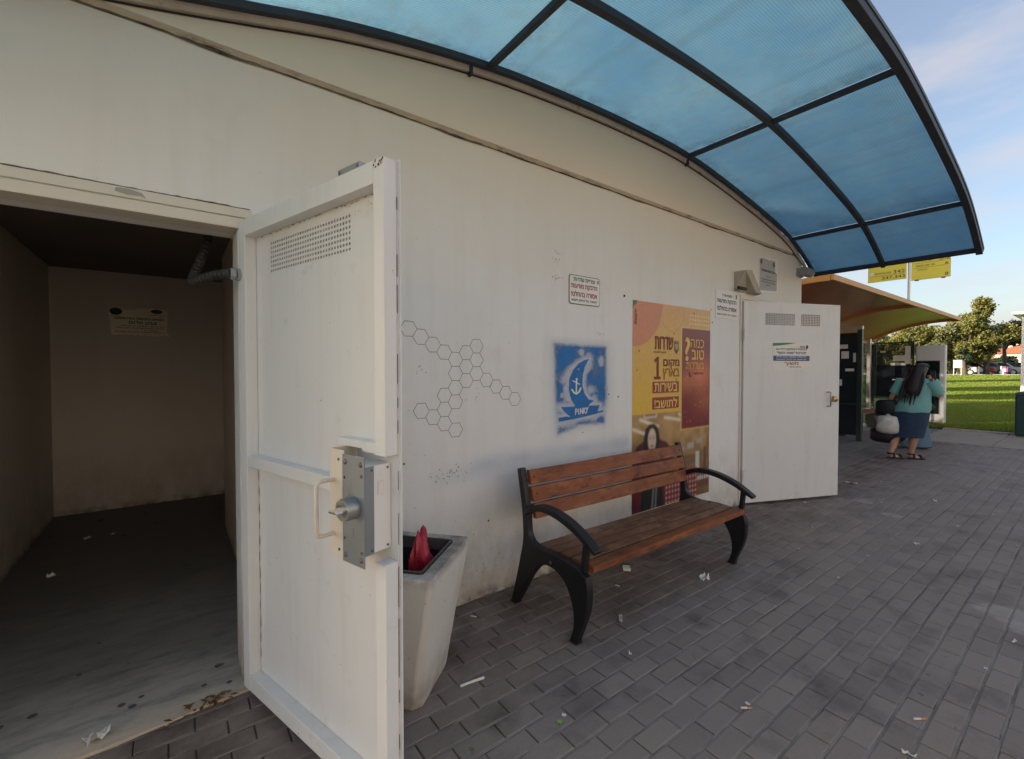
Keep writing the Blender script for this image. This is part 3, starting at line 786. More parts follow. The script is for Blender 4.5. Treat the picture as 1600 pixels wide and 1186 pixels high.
# rusty chips and stains on the leaf: flakes of bare metal
r_ = random.Random(21)
def flakes(T, spots, m, parent, name):
    g = MB(T)
    for s, t, z, a, b in spots:
        n = 7; ph = r_.uniform(0, 6)
        g.add([(s + a * r_.uniform(.5, 1.2) * math.cos(k * 2 * math.pi / n + ph), t, z + b * r_.uniform(.5, 1.2) * math.sin(k * 2 * math.pi / n + ph)) for k in range(n)], [tuple(range(n))])
    o = g.build(name, m, parent, fix=False); o['kind'] = 'stuff'; return o
spots = [(1.05 + r_.uniform(-.02, .03), 0.0008, 2.235 + r_.uniform(-.02, .008), .004, .005) for _ in range(12)]
spots += [(0.0625 + r_.uniform(0, .004), -0.0512, z, .003, .03) for z in np.linspace(.2, 1.05, 12)]
spots += [(r_.uniform(.1, .98), -0.0513, 2.163 + r_.uniform(-.004, .0), .012, .0018) for _ in range(22)]
spots += [(r_.uniform(.8, .99), -0.0513, 2.14 + r_.uniform(-.03, .02), .002, .002) for _ in range(18)]
spots += [(r_.uniform(.1, 1.0), -0.0513, r_.uniform(.2, 2.0), .0015, .002) for _ in range(26)]
flakes(TL, spots, M_RUST, doorL, 'rust_flakes')
gz_ = [(LW + 0.006, -0.0552, z, .0, .0) for z in ()]
g = MB(TL); z = LB; r_ = random.Random(8)
while z < LT - 0.05:
    L = r_.uniform(0.03, 0.2)
    if not (1.2 < z < 1.27): g.box(LW + 0.0005, LW + 0.0015, -0.0525, -0.051, z, z + L)
    z += L + r_.uniform(0.01, 0.15)
o = g.build('seam_gap', M_DARK, doorL); o['kind'] = 'stuff'
# flexible conduit from frame to door
fit = MB(TL); fit.tube([(0.004, 0.0, 1.994), (0.004, 0.012, 1.994)], 0.030, 20); fit.tube([(0.002, 0.012, 1.994), (-0.004, 0.034, 1.994)], 0.0265, 6)
fit.build('conduit_nut', mat('grey_plastic', (0.30, 0.31, 0.33), 0.5, 0.1, 9), bld, bevel=0.002)
P = [TL(Vector((0.0, 0.034, 1.994))), Vector((0.16, 2.56, 1.996)), Vector((0.105, 2.66, 1.985)), Vector((0.083, 2.73, 1.985)), Vector((0.09, 2.79, 2.03)), Vector((0.12, 2.85, 2.12)), Vector((0.15, 2.90, 2.22)), Vector((0.175, 2.93, 2.34))]
pp = catmull([tuple(p[:2]) for p in P], 22); pz = catmull([(p.z, 0) for p in P], 22)
pts = [(a[0], a[1], b[0]) for a, b in zip(pp, pz)]
g = MB(); g.tube(pts, [0.0212 + 0.0026 * math.sin(k * 1.2) for k in range(len(pts))], 12)
g.build('conduit', mat('conduit_plastic', (0.035, 0.034, 0.034), 0.5, 0.25, 14, 0.1, 60, 0, (0.10, 0.085, 0.07), 0.58, 0.72), bld, smooth=75)

# ---- right steel door, flat outer face
HR = Vector((5.164, 2.515, 0)); FR = Vector((6.448, 1.993, 0))
uR = (FR - HR).normalized(); nR = Vector((uR.y, -uR.x, 0))
TR = lambda p: HR + uR * p.x + nR * p.y + Vector((0, 0, p.z))
RW, RT, RB = 1.386, 2.33, 0.03
g = MB(TR)
def cell_face(mb, ss, zz, holes, t):
    for i in range(len(ss) - 1):
        for j in range(len(zz) - 1):
            if (i, j) in holes: continue
            mb.quad((ss[i], t, zz[j]), (ss[i + 1], t, zz[j]), (ss[i + 1], t, zz[j + 1]), (ss[i], t, zz[j + 1]))
cell_face(g, [0.0, .291, .711, .802, 1.079, RW], [RB, 2.066, 2.203, RT], {(1, 1), (3, 1)}, 0.0)
g.quad((0, -0.004, RB), (0, 0, RB), (0, 0, RT), (0, -0.004, RT)); g.quad((RW, 0, RB), (RW, -0.05, RB), (RW, -0.05, RT), (RW, 0, RT))
g.quad((0, 0, RT), (RW, 0, RT), (RW, -0.05, RT), (0, -0.05, RT)); g.quad((0, -0.05, RB), (RW, -0.05, RB), (RW, 0, RB), (0, 0, RB))
g.box(0.0, 0.06, -0.05, -0.004, RB + .001, RT - .001); g.box(RW - 0.06, RW - 0.001, -0.05, -0.004, RB + .001, RT - .001); g.box(0.06, RW - 0.06, -0.05, -0.004, RB + .001, RB + 0.06); g.box(0.06, RW - 0.06, -0.05, -0.004, RT - .06, RT - .001)
g.box(0.06, RW - 0.06, -0.05, -0.004, 1.10, 1.16); g.box(0.715, 0.798, -0.05, -0.004, 1.17, RT - .065)
doorR = g.build('door', M_DOOR2, bld, label='open flat grey-white steel door leaf with a notice and perforated vents', fix=False)
g = MB(TR); punched(g, .291, .711, 2.066, 2.203, -0.001, 18, 7, 0.0085); g.build('vent_sheet', M_DOOR2, doorR, fix=False)
g = MB(TR); punched(g, .802, 1.079, 2.066, 2.203, -0.001, 12, 7, 0.0085); g.build('vent_sheet', M_DOOR2, doorR, fix=False)
g = MB(TR); g.tube([(1.205, 0.001, 1.285), (1.205, 0.035, 1.285), (1.207, 0.045, 1.278), (1.207, 0.045, 1.20), (1.207, 0.045, 1.122), (1.205, 0.035, 1.115), (1.205, 0.001, 1.115)], 0.0075, 10); g.build('handle', M_ZINC2, doorR, smooth=60)
g = MB(TR); g.tube([(1.292, 0.0005, 1.2), (1.292, 0.032, 1.2), (1.292, 0.042, 1.2), (1.292, 0.05, 1.2)], [0.036, 0.032, 0.034, 0.022], 20); g.build('lock_knob', mat('brass', (0.38, 0.30, 0.14), 0.3, 0.15, 9, metal=0.85), doorR, smooth=50)
for z in (0.35, 1.95):
    g = MB(); p = HR + Vector((-0.004, -0.012, 0)); g.cyl((p.x, p.y, z - 0.06), (p.x, p.y, z - 0.003), 0.011, 12); g.cyl((p.x, p.y, z + 0.003), (p.x, p.y, z + 0.06), 0.011, 12); g.build('hinge', M_DOOR2, doorR, smooth=40)
# notice pasted on the right door
FR_ = lambda s0, z0, t: (lambda x, y: TR(Vector((s0 + x, t, z0 + y))))
notice = thing('door_notice', 'white paper notice with green wave and blue band pasted on the right-hand open door', 'notice', tuple(TR(Vector((0.66, 0.001, 1.54)))))
def sheet(name, T, pts, t, m, parent, depth=0.0012):
    g = MB(T); g.prism(pts, lambda u, v, d: (u, d, v), t, t + depth); return g.build(name, m, parent)
sheet('paper_sheet', TR, [(.395, 1.538), (.72, 1.545), (.80, 1.562), (.935, 1.578), (.932, 1.87), (.78, 1.868), (.395, 1.862)], 0.0012, M_PAPER, notice)
sheet('green_wave', TR, [(.397, 1.860), (.397, 1.826), (.50, 1.834), (.62, 1.848), (.74, 1.865), (.60, 1.866)], 0.0027, M_GREENP, notice, 0.0006)
sheet('blue_band', TR, [(.405, 1.655), (.928, 1.655), (.928, 1.715), (.405, 1.715)], 0.0027, M_BLUEBAND, notice, 0.0006)
sheet('crest', TR, [(.875, 1.805), (.89, 1.795), (.905, 1.805), (.905, 1.838), (.875, 1.838)], 0.0027, M_INK, notice, 0.0006)
for txt, h, w, s, z, m in (('במיגונית זו מותקנת דלת עם', .026, .44, .665, 1.778, M_INK), ('מערכת "שומר הסף"', .036, .42, .665, 1.728, M_BLUEBAND),
                           ('בהישמע אזעקת צבע אדום', .018, .43, .665, 1.69, M_PAPER), ('יש למשוך את הדלת לפתיחה', .018, .43, .665, 1.663, M_PAPER), ('משוך', .042, .20, .665, 1.598, M_REDINK),
                           ('מיגון אישי', .016, .16, .72, 1.575, M_INK), ('שדרות', .02, .07, .825, 1.808, M_INK)):
    letters(HEB(txt), h, FR_(s, z, 0.0036), m, notice, width=w, bold=0.012)

# ---- small fixtures on the wall
def wall_screw(x, z, r=0.007):
    g = MB(); g.tube([(x, WY - 0.0002, z), (x, WY - 0.004, z), (x, WY - 0.006, z)], [r, r, r * .5], 8); g.build('wall_plug', M_SCREW, bld, smooth=40)
for x, z, r in ((3.125, 2.19, .011), (3.30, 1.55, .006), (1.10, 0.985, .006), (3.05, 1.32, .007), (2.93, 1.345, .006), (3.11, .50, .008), (1.71, .52, .006), (2.62, 1.05, .004), (4.52, 2.18, .006), (4.55, 2.05, .007)):
    wall_screw(x, z, r)
# scraped patches, scribbles
r_ = random.Random(31)
sp = []
def patch(cx, cz, w, h, n, a): 
    for _ in range(n): sp.append((cx + r_.gauss(0, w), cz + r_.gauss(0, h), r_.uniform(.3, 1) * a, r_.uniform(.3, 1) * a))
patch(1.40, .885, .075, .025, 34, .006); patch(2.35, 2.41, .025, .035, 16, .006); patch(2.34, 2.25, .03, .014, 12, .006); patch(1.22, 1.56, .02, .03, 5, .005)
patch(1.62, 1.36, .010, .03, 6, .005); patch(1.24, 1.62, .05, .05, 3, .004); patch(2.1, 1.85, .5, .3, 12, .003); patch(1.45, .22, .3, .08, 34, .006); patch(3.0, .3, .5, .12, 20, .005)
patch(2.83, 1.84, .02, .01, 8, .006); patch(4.75, 1.3, .2, .5, 14, .005); patch(1.15, .95, .25, .18, 16, .004)
TW = lambda p: Vector((p.x, WY - p.y, p.z))
flakes(TW, [(a, 0.0009, b, c, d * 1.3) for a, b, c, d in sp], mat('scrape', (0.20, 0.17, 0.14), 0.9, 0.5, 30), bld, 'scrape_marks')

# ---- hexagon graffiti
hexc = [(1.135, 1.799), (1.215, 1.76), (1.295, 1.721), (1.377, 1.68), (1.456, 1.639), (1.532, 1.69), (1.611, 1.742), (1.614, 1.651), (1.537, 1.598), (1.459, 1.546), (1.542, 1.508), (1.619, 1.553),
        (1.697, 1.509), (1.782, 1.471), (1.861, 1.428), (1.937, 1.381), (1.459, 1.455), (1.38, 1.409), (1.459, 1.362), (1.372, 1.316), (1.214, 1.321), (1.293, 1.272), (1.37, 1.222), (1.445, 1.174)]
edges = {}
for x, z in hexc:
    i = round((x - 1.135) / 0.0802); j = round((1.799 - z) / 0.04545)
    if (i + j) % 2: j = j + 1 if (1.799 - z) / 0.04545 > j else j - 1
    cx, cz = 1.135 + i * 0.0802, 1.799 - j * 0.04545
    pt = [(cx + 0.0530 * math.cos(k * math.pi / 3), cz + 0.0525 * math.sin(k * math.pi / 3)) for k in range(6)]
    for k in range(6):
        a, b = pt[k], pt[(k + 1) % 6]
        edges[tuple(sorted(((round(a[0] / .02), round(a[1] / .02)), (round(b[0] / .02), round(b[1] / .02)))))] = (a, b)
g = MB(); r_ = random.Random(2)
for a, b in edges.values():
    a = Vector((a[0] + r_.gauss(0, .001), a[1] + r_.gauss(0, .001))); b = Vector((b[0] + r_.gauss(0, .001), b[1] + r_.gauss(0, .001)))
    t = (b - a).normalized(); n2 = Vector((-t.y, t.x)) * 0.0013
    g.quad(*[(p.x, WY - 0.0012, p.y) for p in (a - n2, b - n2, b + n2, a + n2)])
g.build('hexagon_graffiti', M_INK, bld, fix=False, label='thin black honeycomb graffiti drawn on the white wall')

# ---- sprayed boat stencil (paint film with soft edges)
nx, nz = 170, 230
zx = np.linspace(60, 860, nx)[None, :].repeat(nz, 0); zy = np.linspace(1130, 60, nz)[:, None].repeat(nx, 1)   # layout units, y downwards
nz1 = vnoise((nz, nx), (14, 10), 1); nz2 = vnoise((nz, nx), (60, 44), 2); nz3 = rng.random((nz, nx))
rect = poly_sd(zx, zy, [(188, 140), (735, 150), (742, 700), (722, 960), (560, 950), (400, 968), (225, 1020), (205, 700), (196, 400)])
spray = 1 - sstep(rect + (nz1 - .5) * 22 + (nz2 - .5) * 6, -34, 44)
spray *= 0.70 + 0.30 * sstep(nz1 + .3 * (nz2 - .5), .25, .6)
over = np.exp(-np.maximum(rect, 0) / 44) * 0.34 * (nz3 ** .5)
sail = poly_sd(zx, zy, [(545, 275), (500, 360), (478, 450), (475, 560), (500, 640), (545, 700), (605, 716), (560, 745), (520, 790), (405, 770), (355, 690), (330, 590), (335, 480), (375, 390), (440, 320), (500, 288)])
hull = poly_sd(zx, zy, [(250, 762), (672, 768), (650, 830), (640, 858), (350, 866), (290, 815)])
base = poly_sd(zx, zy, [(225, 868), (300, 862), (345, 868), (640, 838), (712, 822), (714, 842), (560, 868), (400, 890), (228, 906)])
halo = np.minimum(np.minimum(sail, hull), base)
clear = (1 - sstep(halo + (nz1 - .5) * 30, 8, 100)) * 0.92
for (cx, cy, r) in ((685, 285, 34), (690, 320, 26), (545, 245, 55), (470, 205, 40), (280, 500, 45), (560, 600, 60), (260, 640, 25), (610, 690, 55), (230, 780, 40)):
    clear = np.maximum(clear, (1 - sstep(np.hypot(zx - cx, (zy - cy) * .8) + (nz1 - .5) * 14, 0, r * 1.6)) * 0.8)
film = np.maximum(spray * (1 - clear), over)
solid_ = np.maximum(np.maximum(1 - sstep(sail, -3, 4), 1 - sstep(hull, -3, 4)), 1 - sstep(base, -3, 4))
film = np.maximum(film, solid_ * 0.97)
anc = np.minimum.reduce([seg_d(zx, zy, (412, 490), (408, 632)) - 8, seg_d(zx, zy, (372, 500), (446, 538)) - 6, seg_d(zx, zy, (362, 590), (385, 622)) - 9, seg_d(zx, zy, (385, 622), (410, 636)) - 9,
                         seg_d(zx, zy, (410, 636), (440, 615)) - 9, seg_d(zx, zy, (440, 615), (457, 578)) - 9, np.abs(np.hypot(zx - 413, zy - 483) - 6) - 6, np.hypot(zx - 432, zy - 383) - 7])
P_ = lambda *s: [seg_d(zx, zy, a, b) - 5.0 for a, b in s]
let = np.minimum.reduce(P_(((402, 790), (400, 850)), ((402, 790), (420, 795)), ((420, 795), (418, 818)), ((418, 818), (403, 822)), ((436, 790), (434, 846)), ((452, 846), (455, 788)), ((455, 788), (476, 842)), ((476, 842), (480, 786)),
                           ((492, 786), (489, 842)), ((510, 786), (491, 815)), ((491, 815), (512, 842)), ((516, 784), (526, 810)), ((541, 782), (526, 810)), ((526, 810), (522, 840))))
film *= sstep(np.minimum(anc, let), -3, 4)
film = np.clip(film * (0.94 + 0.1 * nz2), 0, 0.98)
ink = np.zeros((nz, nx, 4)); tone = 0.85 + 0.3 * nz1
ink[..., 0] = 0.030 * tone; ink[..., 1] = 0.160 * tone; ink[..., 2] = 0.43 * tone
ink[..., 3] = film
M_SPRAY = emboss_attr_mat('spray_paint', 0.55, True, 0.2)
kx = 0.581 / 565; kz = 0.625 / 810
bx0 = 2.307 + (60 - 175) * kx; bz0 = 1.735 - (1130 - 150) * kz
o = grid_sheet('boat_stencil', 800 * kx, 1070 * kz, nx, nz, lambda u, v: (bx0 + u, WY - 0.0016, bz0 + v), ink, M_SPRAY, bld)
o['label'] = 'blue spray-painted sailing boat stencil with anchor and the word PINKY'
# blue overspray round the bench back
nx, nz = 150, 60
X_ = np.linspace(1.05, 3.23, nx)[None, :].repeat(nz, 0); Z_ = np.linspace(0.62, 1.12, nz)[:, None].repeat(nx, 1)
n1 = vnoise((nz, nx), (5, 14), 4); n2_ = rng.random((nz, nx))
ridge = np.interp(X_, [1.05, 1.3, 1.6, 2.0, 3.23], [.74, .84, .90, .92, .92])
f = np.exp(-((Z_ - ridge) / 0.062) ** 2) * sstep(X_, 1.08, 1.75) * (0.45 + .55 * n1) * 0.22 * (0.75 + .25 * n2_)
f *= sstep(Z_, .62, .70) * (1 - sstep(Z_, 1.05, 1.12)) * (1 - sstep(X_, 3.17, 3.23))
ink = np.zeros((nz, nx, 4)); ink[..., 0], ink[..., 1], ink[..., 2], ink[..., 3] = 0.14, 0.36, 0.72, f
grid_sheet('blue_overspray', 2.18, 0.5, nx, nz, lambda u, v: (1.05 + u, WY - 0.0016, 0.62 + v), ink, M_SPRAY, bld)

# ---- enamel signs
WF = lambda x0, z0, t: (lambda x, y: Vector((x0 + x, WY - t, z0 + y)))
def rounded(x0, x1, z0, z1, r, n=5):
    o = []
    for cx, cz, a in ((x1 - r, z1 - r, 0), (x0 + r, z1 - r, 90), (x0 + r, z0 + r, 180), (x1 - r, z0 + r, 270)):
        for k in range(n + 1): o.append((cx + r * math.cos(R(a + 90 * k / n)), cz + r * math.sin(R(a + 90 * k / n))))
    return o
def plate_on_wall(name, pts, t0, t1, m, parent, bevel=0):
    g = MB(); g.prism(pts, lambda u, v, d: (u, WY - d, v), t0, t1); return g.build(name, m, parent, bevel=bevel)
s1 = thing('no_posters_sign', 'small white rounded sign with red Hebrew lines above the blue boat graffiti', 'sign', (2.635, WY, 2.066))
plate_on_wall('backing', rounded(2.462, 2.812, 2.066, 2.296, .022), 0.001, 0.004, mat('sign_border', (0.10, 0.09, 0.09), .5), s1)
plate_on_wall('plate', rounded(2.468, 2.806, 2.072, 2.290, .018), 0.0042, 0.0062, M_WHITE, s1)
for txt, h, w, z, m, b in (('עיריית שדרות', .028, .24, 2.247, M_INK, .03), ('הדבקת מודעות', .042, .29, 2.183, M_REDINK, .02), ('אסורה בהחלט!', .042, .29, 2.128, M_REDINK, .02), ('העובר על החוק ייענש', .022, .28, 2.088, M_INK, .025)):
    letters(HEB(txt), h, WF(2.63, z, 0.0068), m, s1, width=w, bold=b)
plate_on_wall('crest', [(2.775, 2.252), (2.787, 2.244), (2.799, 2.252), (2.799, 2.278), (2.775, 2.278)], 0.0063, 0.0069, mat('crest_grey', (.3, .3, .28)), s1)
s2 = thing('shelter_number_sign', 'white rectangular sign with black Hebrew lines beside the right door frame', 'sign', (4.85, WY, 2.105))
plate_on_wall('plate', [(4.61, 2.105), (5.07, 2.11), (5.085, 2.425), (4.615, 2.41)], 0.002, 0.006, M_WHITE, s2, 0.002)
for txt, h, w, z, m, b in (("מיגונית מס' 7", .026, .20, 2.345, M_INK, .02), ('הדבקת מודעות', .05, .40, 2.262, M_INK, .02), ('אסורה בהחלט!', .05, .40, 2.192, M_INK, .02), ('העובר על החוק ייענש', .027, .40, 2.135, M_INK, .02)):
    letters(HEB(txt), h, WF(4.84, z, 0.0068), m, s2, width=w, bold=b)
plate_on_wall('crest', [(5.025, 2.345), (5.04, 2.332), (5.055, 2.345), (5.055, 2.385), (5.025, 2.385)], 0.0063, 0.0069, mat('crest_brown', (.18, .13, .08)), s2)
s3 = thing('wall_plaque', 'grey weathered paper plaque in a thin frame high above the right door', 'plaque', (5.82, WY, 2.49))
plate_on_wall('backing', [(5.555, 2.475), (6.075, 2.505), (6.085, 2.93), (5.565, 2.90)], 0.001, 0.005, M_WHITE, s3, 0.002)
plate_on_wall('paper_sheet', [(5.585, 2.50), (6.04, 2.53), (6.05, 2.74), (5.99, 2.76), (5.99, 2.895), (5.80, 2.885), (5.63, 2.89), (5.585, 2.87)], 0.0055, 0.0065, mat('grey_paper', (.40, .39, .38), .6, .1, 6), s3)
for txt, h, w, z in (('מערכת הפעלה אוטומטית', .034, .36, 2.735), ('שים לב', .016, .10, 2.675), ('דלת זו נפתחת אוטומטית עם', .018, .38, 2.635), ('הישמע אזעקת צבע אדום נא', .018, .38, 2.60), ('לא לחסום', .016, .12, 2.572)):
    letters(HEB(txt), h, WF(5.81, z, 0.0072), mat('grey_print', (.10, .09, .10)), s3, width=w, bold=.012)
for x0, c_ in ((5.60, (.28, .06, .05)), (5.93, (.05, .10, .07))):
    plate_on_wall('emblem', [(x0, 2.83), (x0 + .025, 2.815), (x0 + .05, 2.83), (x0 + .045, 2.875), (x0 + .005, 2.872)], 0.0066, 0.0072, mat('emblem%d' % int(x0 * 10), c_), s3)

# ---- alarm lamp hood above the right door and junction box at the corner
lamp = thing('lamp_hood', 'beige sheet-metal wedge hood projecting over the right door frame', 'lamp hood', (5.2, WY, 2.42))
g = MB(); A = [(4.99, 2.645), (5.13, 2.65), (5.50, 2.425), (5.36, 2.42)]
for x0, x1, z0, z1 in ((0, 0, 0, 0),): pass
fr = lambda x, y, z: Vector((x, WY - y, z))
# a folded hood: side cheek, sloping face and top
v = [fr(5.00, .001, 2.64), fr(5.00, .13, 2.64), fr(5.00, .001, 2.43), fr(5.16, .001, 2.655), fr(5.14, .13, 2.655), fr(5.50, .001, 2.425), fr(5.44, .10, 2.425), fr(5.30, .10, 2.425), fr(5.28, .001, 2.425)]
g.add(v, [(0, 1, 4, 3), (0, 2, 1), (4, 1, 7, 6), (3, 4, 6, 5), (1, 2, 8, 7), (7, 8, 5, 6)])
o = g.build('hood', mat('hood_paint', (.42, .37, .29), .6, .12, 6, .1, 60, 0, (.2, .16, .12), .58, .7), lamp, bevel=.002)
g = MB(); g.cyl((4.96, WY - .07, 2.452), (5.12, WY - .07, 2.452), .018, 12); g.build('tube_lamp', M_INK, lamp, smooth=40)
jb = thing('corner_siren', 'round grey plastic junction box with a thin aerial at the wall corner under the canopy', 'junction box', (6.72, WY - .05, 2.78))
g = MB(); g.cyl((6.62, WY - .085, 2.845), (6.80, WY - .085, 2.845), .062, 20); g.build('body', mat('grey_box', (.24, .235, .23), .5, .15, 9), jb, bevel=.004, smooth=40)
g = MB(); g.cyl((6.802, WY - .085, 2.845), (6.86, WY - .085, 2.845), .055, 20); g.build('lens', mat('frosted_lens', (.45, .45, .43), .25, .1, 20), jb, bevel=.006, smooth=40)
g = MB(); g.box(6.63, 6.79, WY - .03, WY - .001, 2.79, 2.90); g.build('mount', M_CONC, jb, bevel=.003)
g = MB(); g.cyl((6.83, WY - .085, 2.905), (6.83, WY - .085, 3.04), .004, 6); g.build('aerial', M_INK, jb)
# conduit mark by the frame

# ------------------------------------------------------------------ canopy
can = thing('canopy', 'arched blue translucent canopy on a dark steel frame over the shelter front', 'canopy', (2.8, 2.4, 2.8))
YW, YM, YO = 2.475, 1.735, 0.90
def rib(y, w, h, name='rib', x0=-1.36, x1=7.06, lift=0.0):
    xs_ = np.linspace(x0, x1, 90); rows = []
    for x in xs_:
        dz = (arc_z(x + .02) - arc_z(x - .02)) / .04; L = math.hypot(1, dz); nx_, nz_ = -dz / L, 1 / L
        a = Vector((x, 0, arc_z(x) + lift))
        b = Vector((x - nx_ * h, 0, arc_z(x) + lift - nz_ * h))
        rows.append([(a.x, y - w / 2, a.z), (a.x, y + w / 2, a.z), (b.x, y + w / 2, b.z), (b.x, y - w / 2, b.z)])
    g = MB(); g.loft(rows); return g.build(name, M_CANFRAME, can, bevel=.004, smooth=40)
rib(YW, .035, .04); rib(YM, .045, .05); rib(YO, .055, .06)
def lifted(y): return 0.055 * max(0, (YW - y)) / (YW - YO) * 0.6
BAYS = [-1.34, -0.63, 1.67, 3.97, 6.28, 7.04]
for bx in BAYS:
    for y0, y1 in ((YW - .019, YM + .0235), (YM - .0235, YO + .0285)):
        dz = (arc_z(bx + .02) - arc_z(bx - .02)) / .04; L = math.hypot(1, dz); tx, tz = 1 / L, dz / L; nx_, nz_ = -dz / L, 1 / L
        c0 = Vector((bx, 0, arc_z(bx) - .006))
        w, h = .019, .036
        cs = [c0 + Vector((tx, 0, tz)) * a * w - Vector((nx_, 0, nz_)) * b * h for a, b in ((-1, 0), (1, 0), (1, 1), (-1, 1))]
        g = MB(); g.loft([[(p.x, y0, p.z) for p in cs], [(p.x, y1, p.z) for p in cs]]); g.build('purlin', M_CANFRAME, can, bevel=.003)
def poly_mat():
    g = G('blue_polycarbonate'); n, l, b = g.n, g.l, g.b
    wv = g.math('SINE', g.math('MULTIPLY', g.sep.outputs['Y'], 2 * math.pi / 0.016))
    flute = g.ramp(wv, 0.1, 1.0, 1.0, 0.80)
    c = g.mix(g.ramp(g.noise(1.3, detail=7, rough=.65), .35, .70), (0.112, 0.270, 0.400), (0.180, 0.350, 0.440))
    c = g.mix(1.0, c, flute, 'MULTIPLY')
    dust = g.ramp(g.noise(5, (1, 1, 1), 9, .75, (3, 2, 1)), .48, .75)
    c = g.mix(g.math('MULTIPLY', dust, .45), c, (0.16, 0.20, 0.20))
    # silt lying against the upper side of every purlin and along the wall
    silt = None
    for xp, sgn in ((1.67, 1), (3.97, -1), (6.28, -1)):
        d = g.math('MULTIPLY', g.math('SUBTRACT', g.sep.outputs['X'], xp), sgn)
        f = g.math('MULTIPLY', g.ramp(d, 0.22, 0.0), g.ramp(d, -.02, 0.0))
        silt = f if silt is None else g.math('MAXIMUM', silt, f)
    wallside = g.ramp(g.sep.outputs['Y'], 2.34, 2.48)
    silt = g.math('MAXIMUM', silt, wallside)
    silt = g.math('MULTIPLY', silt, g.ramp(g.noise(9, detail=8, rough=.75, off=(1, 4, 2)), .42, .66))
    c = g.mix(g.math('MULTIPLY', silt, .6), c, (0.035, 0.05, 0.05))
    band = g.ramp(g.noise(2.2, (2.4, .15, .2), 4, .5, (6, 1, 1)), .56, .70)
    c = g.mix(g.math('MULTIPLY', band, .22), c, (0.07, 0.13, 0.15))
    tr = n.new('ShaderNodeBsdfTranslucent'); l.new(c, tr.inputs[0])
    l.new(c, b.inputs['Base Color']); b.inputs['Roughness'].default_value = .32; b.inputs['Specular IOR Level'].default_value = .35
    ms = n.new('ShaderNodeMixShader'); ms.inputs[0].default_value = .74
    l.new(b.outputs[0], ms.inputs[1]); l.new(tr.outputs[0], ms.inputs[2]); l.new(ms.outputs[0], n['Material Output'].inputs[0])
    return g.m
M_POLY = poly_mat()
for bi in range(len(BAYS) - 1):
    for y0, y1 in ((YW + .012, YM + .002), (YM - .002, YO - .02)):
        xs_ = np.linspace(BAYS[bi] + (.002 if bi else -.02), BAYS[bi + 1] - (.002 if bi < 4 else -.02), 26); ys_ = np.linspace(y0, y1, 8)
        g = MB(); V_ = []
        for x in xs_:
            for k, y in enumerate(ys_):
                V_.append((x, y, arc_z(x) + .006 + .004 * math.sin(math.pi * k / 7)))
        g.add(V_, [(i * 8 + k, i * 8 + k + 1, (i + 1) * 8 + k + 1, (i + 1) * 8 + k) for i in range(25) for k in range(7)])
        g.build('panel', M_POLY, can, smooth=180)
g = MB(); g.box(7.035, 7.07, YO - .03, YW, arc_z(7.04) - .035, arc_z(7.04) + .02); g.build('end_rail', M_CANFRAME, can, bevel=.004)
g = MB(); rows = []
for x in np.linspace(-1.38, 7.07, 90): rows.append([(x, YO - .034, arc_z(x) - .004), (x, YO - .022, arc_z(x) - .004), (x, YO - .022, arc_z(x) + .022), (x, YO - .034, arc_z(x) + .022)])
g.loft(rows); g.build('edge_trim', mat('edge_trim_paint', (.05, .075, .07), .5, .2, 8), can, smooth=40)
for x in np.linspace(0.2, 6.9, 9):
    g = MB(); g.tube([(x, YO - .02, arc_z(x) + .0225), (x, YO - .02, arc_z(x) + .032)], [.012, .006], 8); g.build('rivet', M_CANFRAME, can)

# ------------------------------------------------------------------ poster
pos = thing('poster', 'large yellow and maroon poster with a woman\'s portrait, behind the bench', 'poster', (3.87, WY, .262))
PX, PZ, PWm, PHm = 3.238, 0.262, 1.272, 1.905
nx, nz = 190, 290
X_ = (PX + np.linspace(0, PWm, nx))[None, :].repeat(nz, 0); Z_ = (PZ + np.linspace(0, PHm, nz))[:, None].repeat(nx, 1)
img = np.zeros((nz, nx, 3))
def lay(mask, c):
    global img
    img = img * (1 - mask[..., None]) + np.array(c)[None, None] * mask[..., None]
aa = lambda d: 1 - sstep(d, -.006, .006)
rectd = lambda x0, x1, z0, z1: np.maximum(np.maximum(x0 - X_, X_ - x1), np.maximum(z0 - Z_, Z_ - z1))
t = np.clip((Z_ - 1.14) / 1.0, 0, 1)[..., None]
img = np.array([.70, .44, .055]) * (1 - t) + np.array([.60, .32, .10]) * t
dsal = np.hypot(X_ - 3.25, Z_ - 2.19) - .43
lay(aa(dsal), (.56, .20, .10))
lay(aa(np.abs(np.hypot(X_ - 3.83, Z_ - 2.12) - .20) - .003) * .7, (.40, .20, .05)); lay(aa(np.abs(np.hypot(X_ - 4.42, Z_ - 1.93) - .28) - .003) * .6, (.40, .20, .05))
gx_, gz_ = (X_ - 4.12) % .042 - .021, (Z_ - 1.99) % .042 - .021
lay(aa(np.hypot(gx_, gz_) - .008) * (rectd(4.11, 4.50, 1.985, 2.13) < 0), (.78, .66, .40))
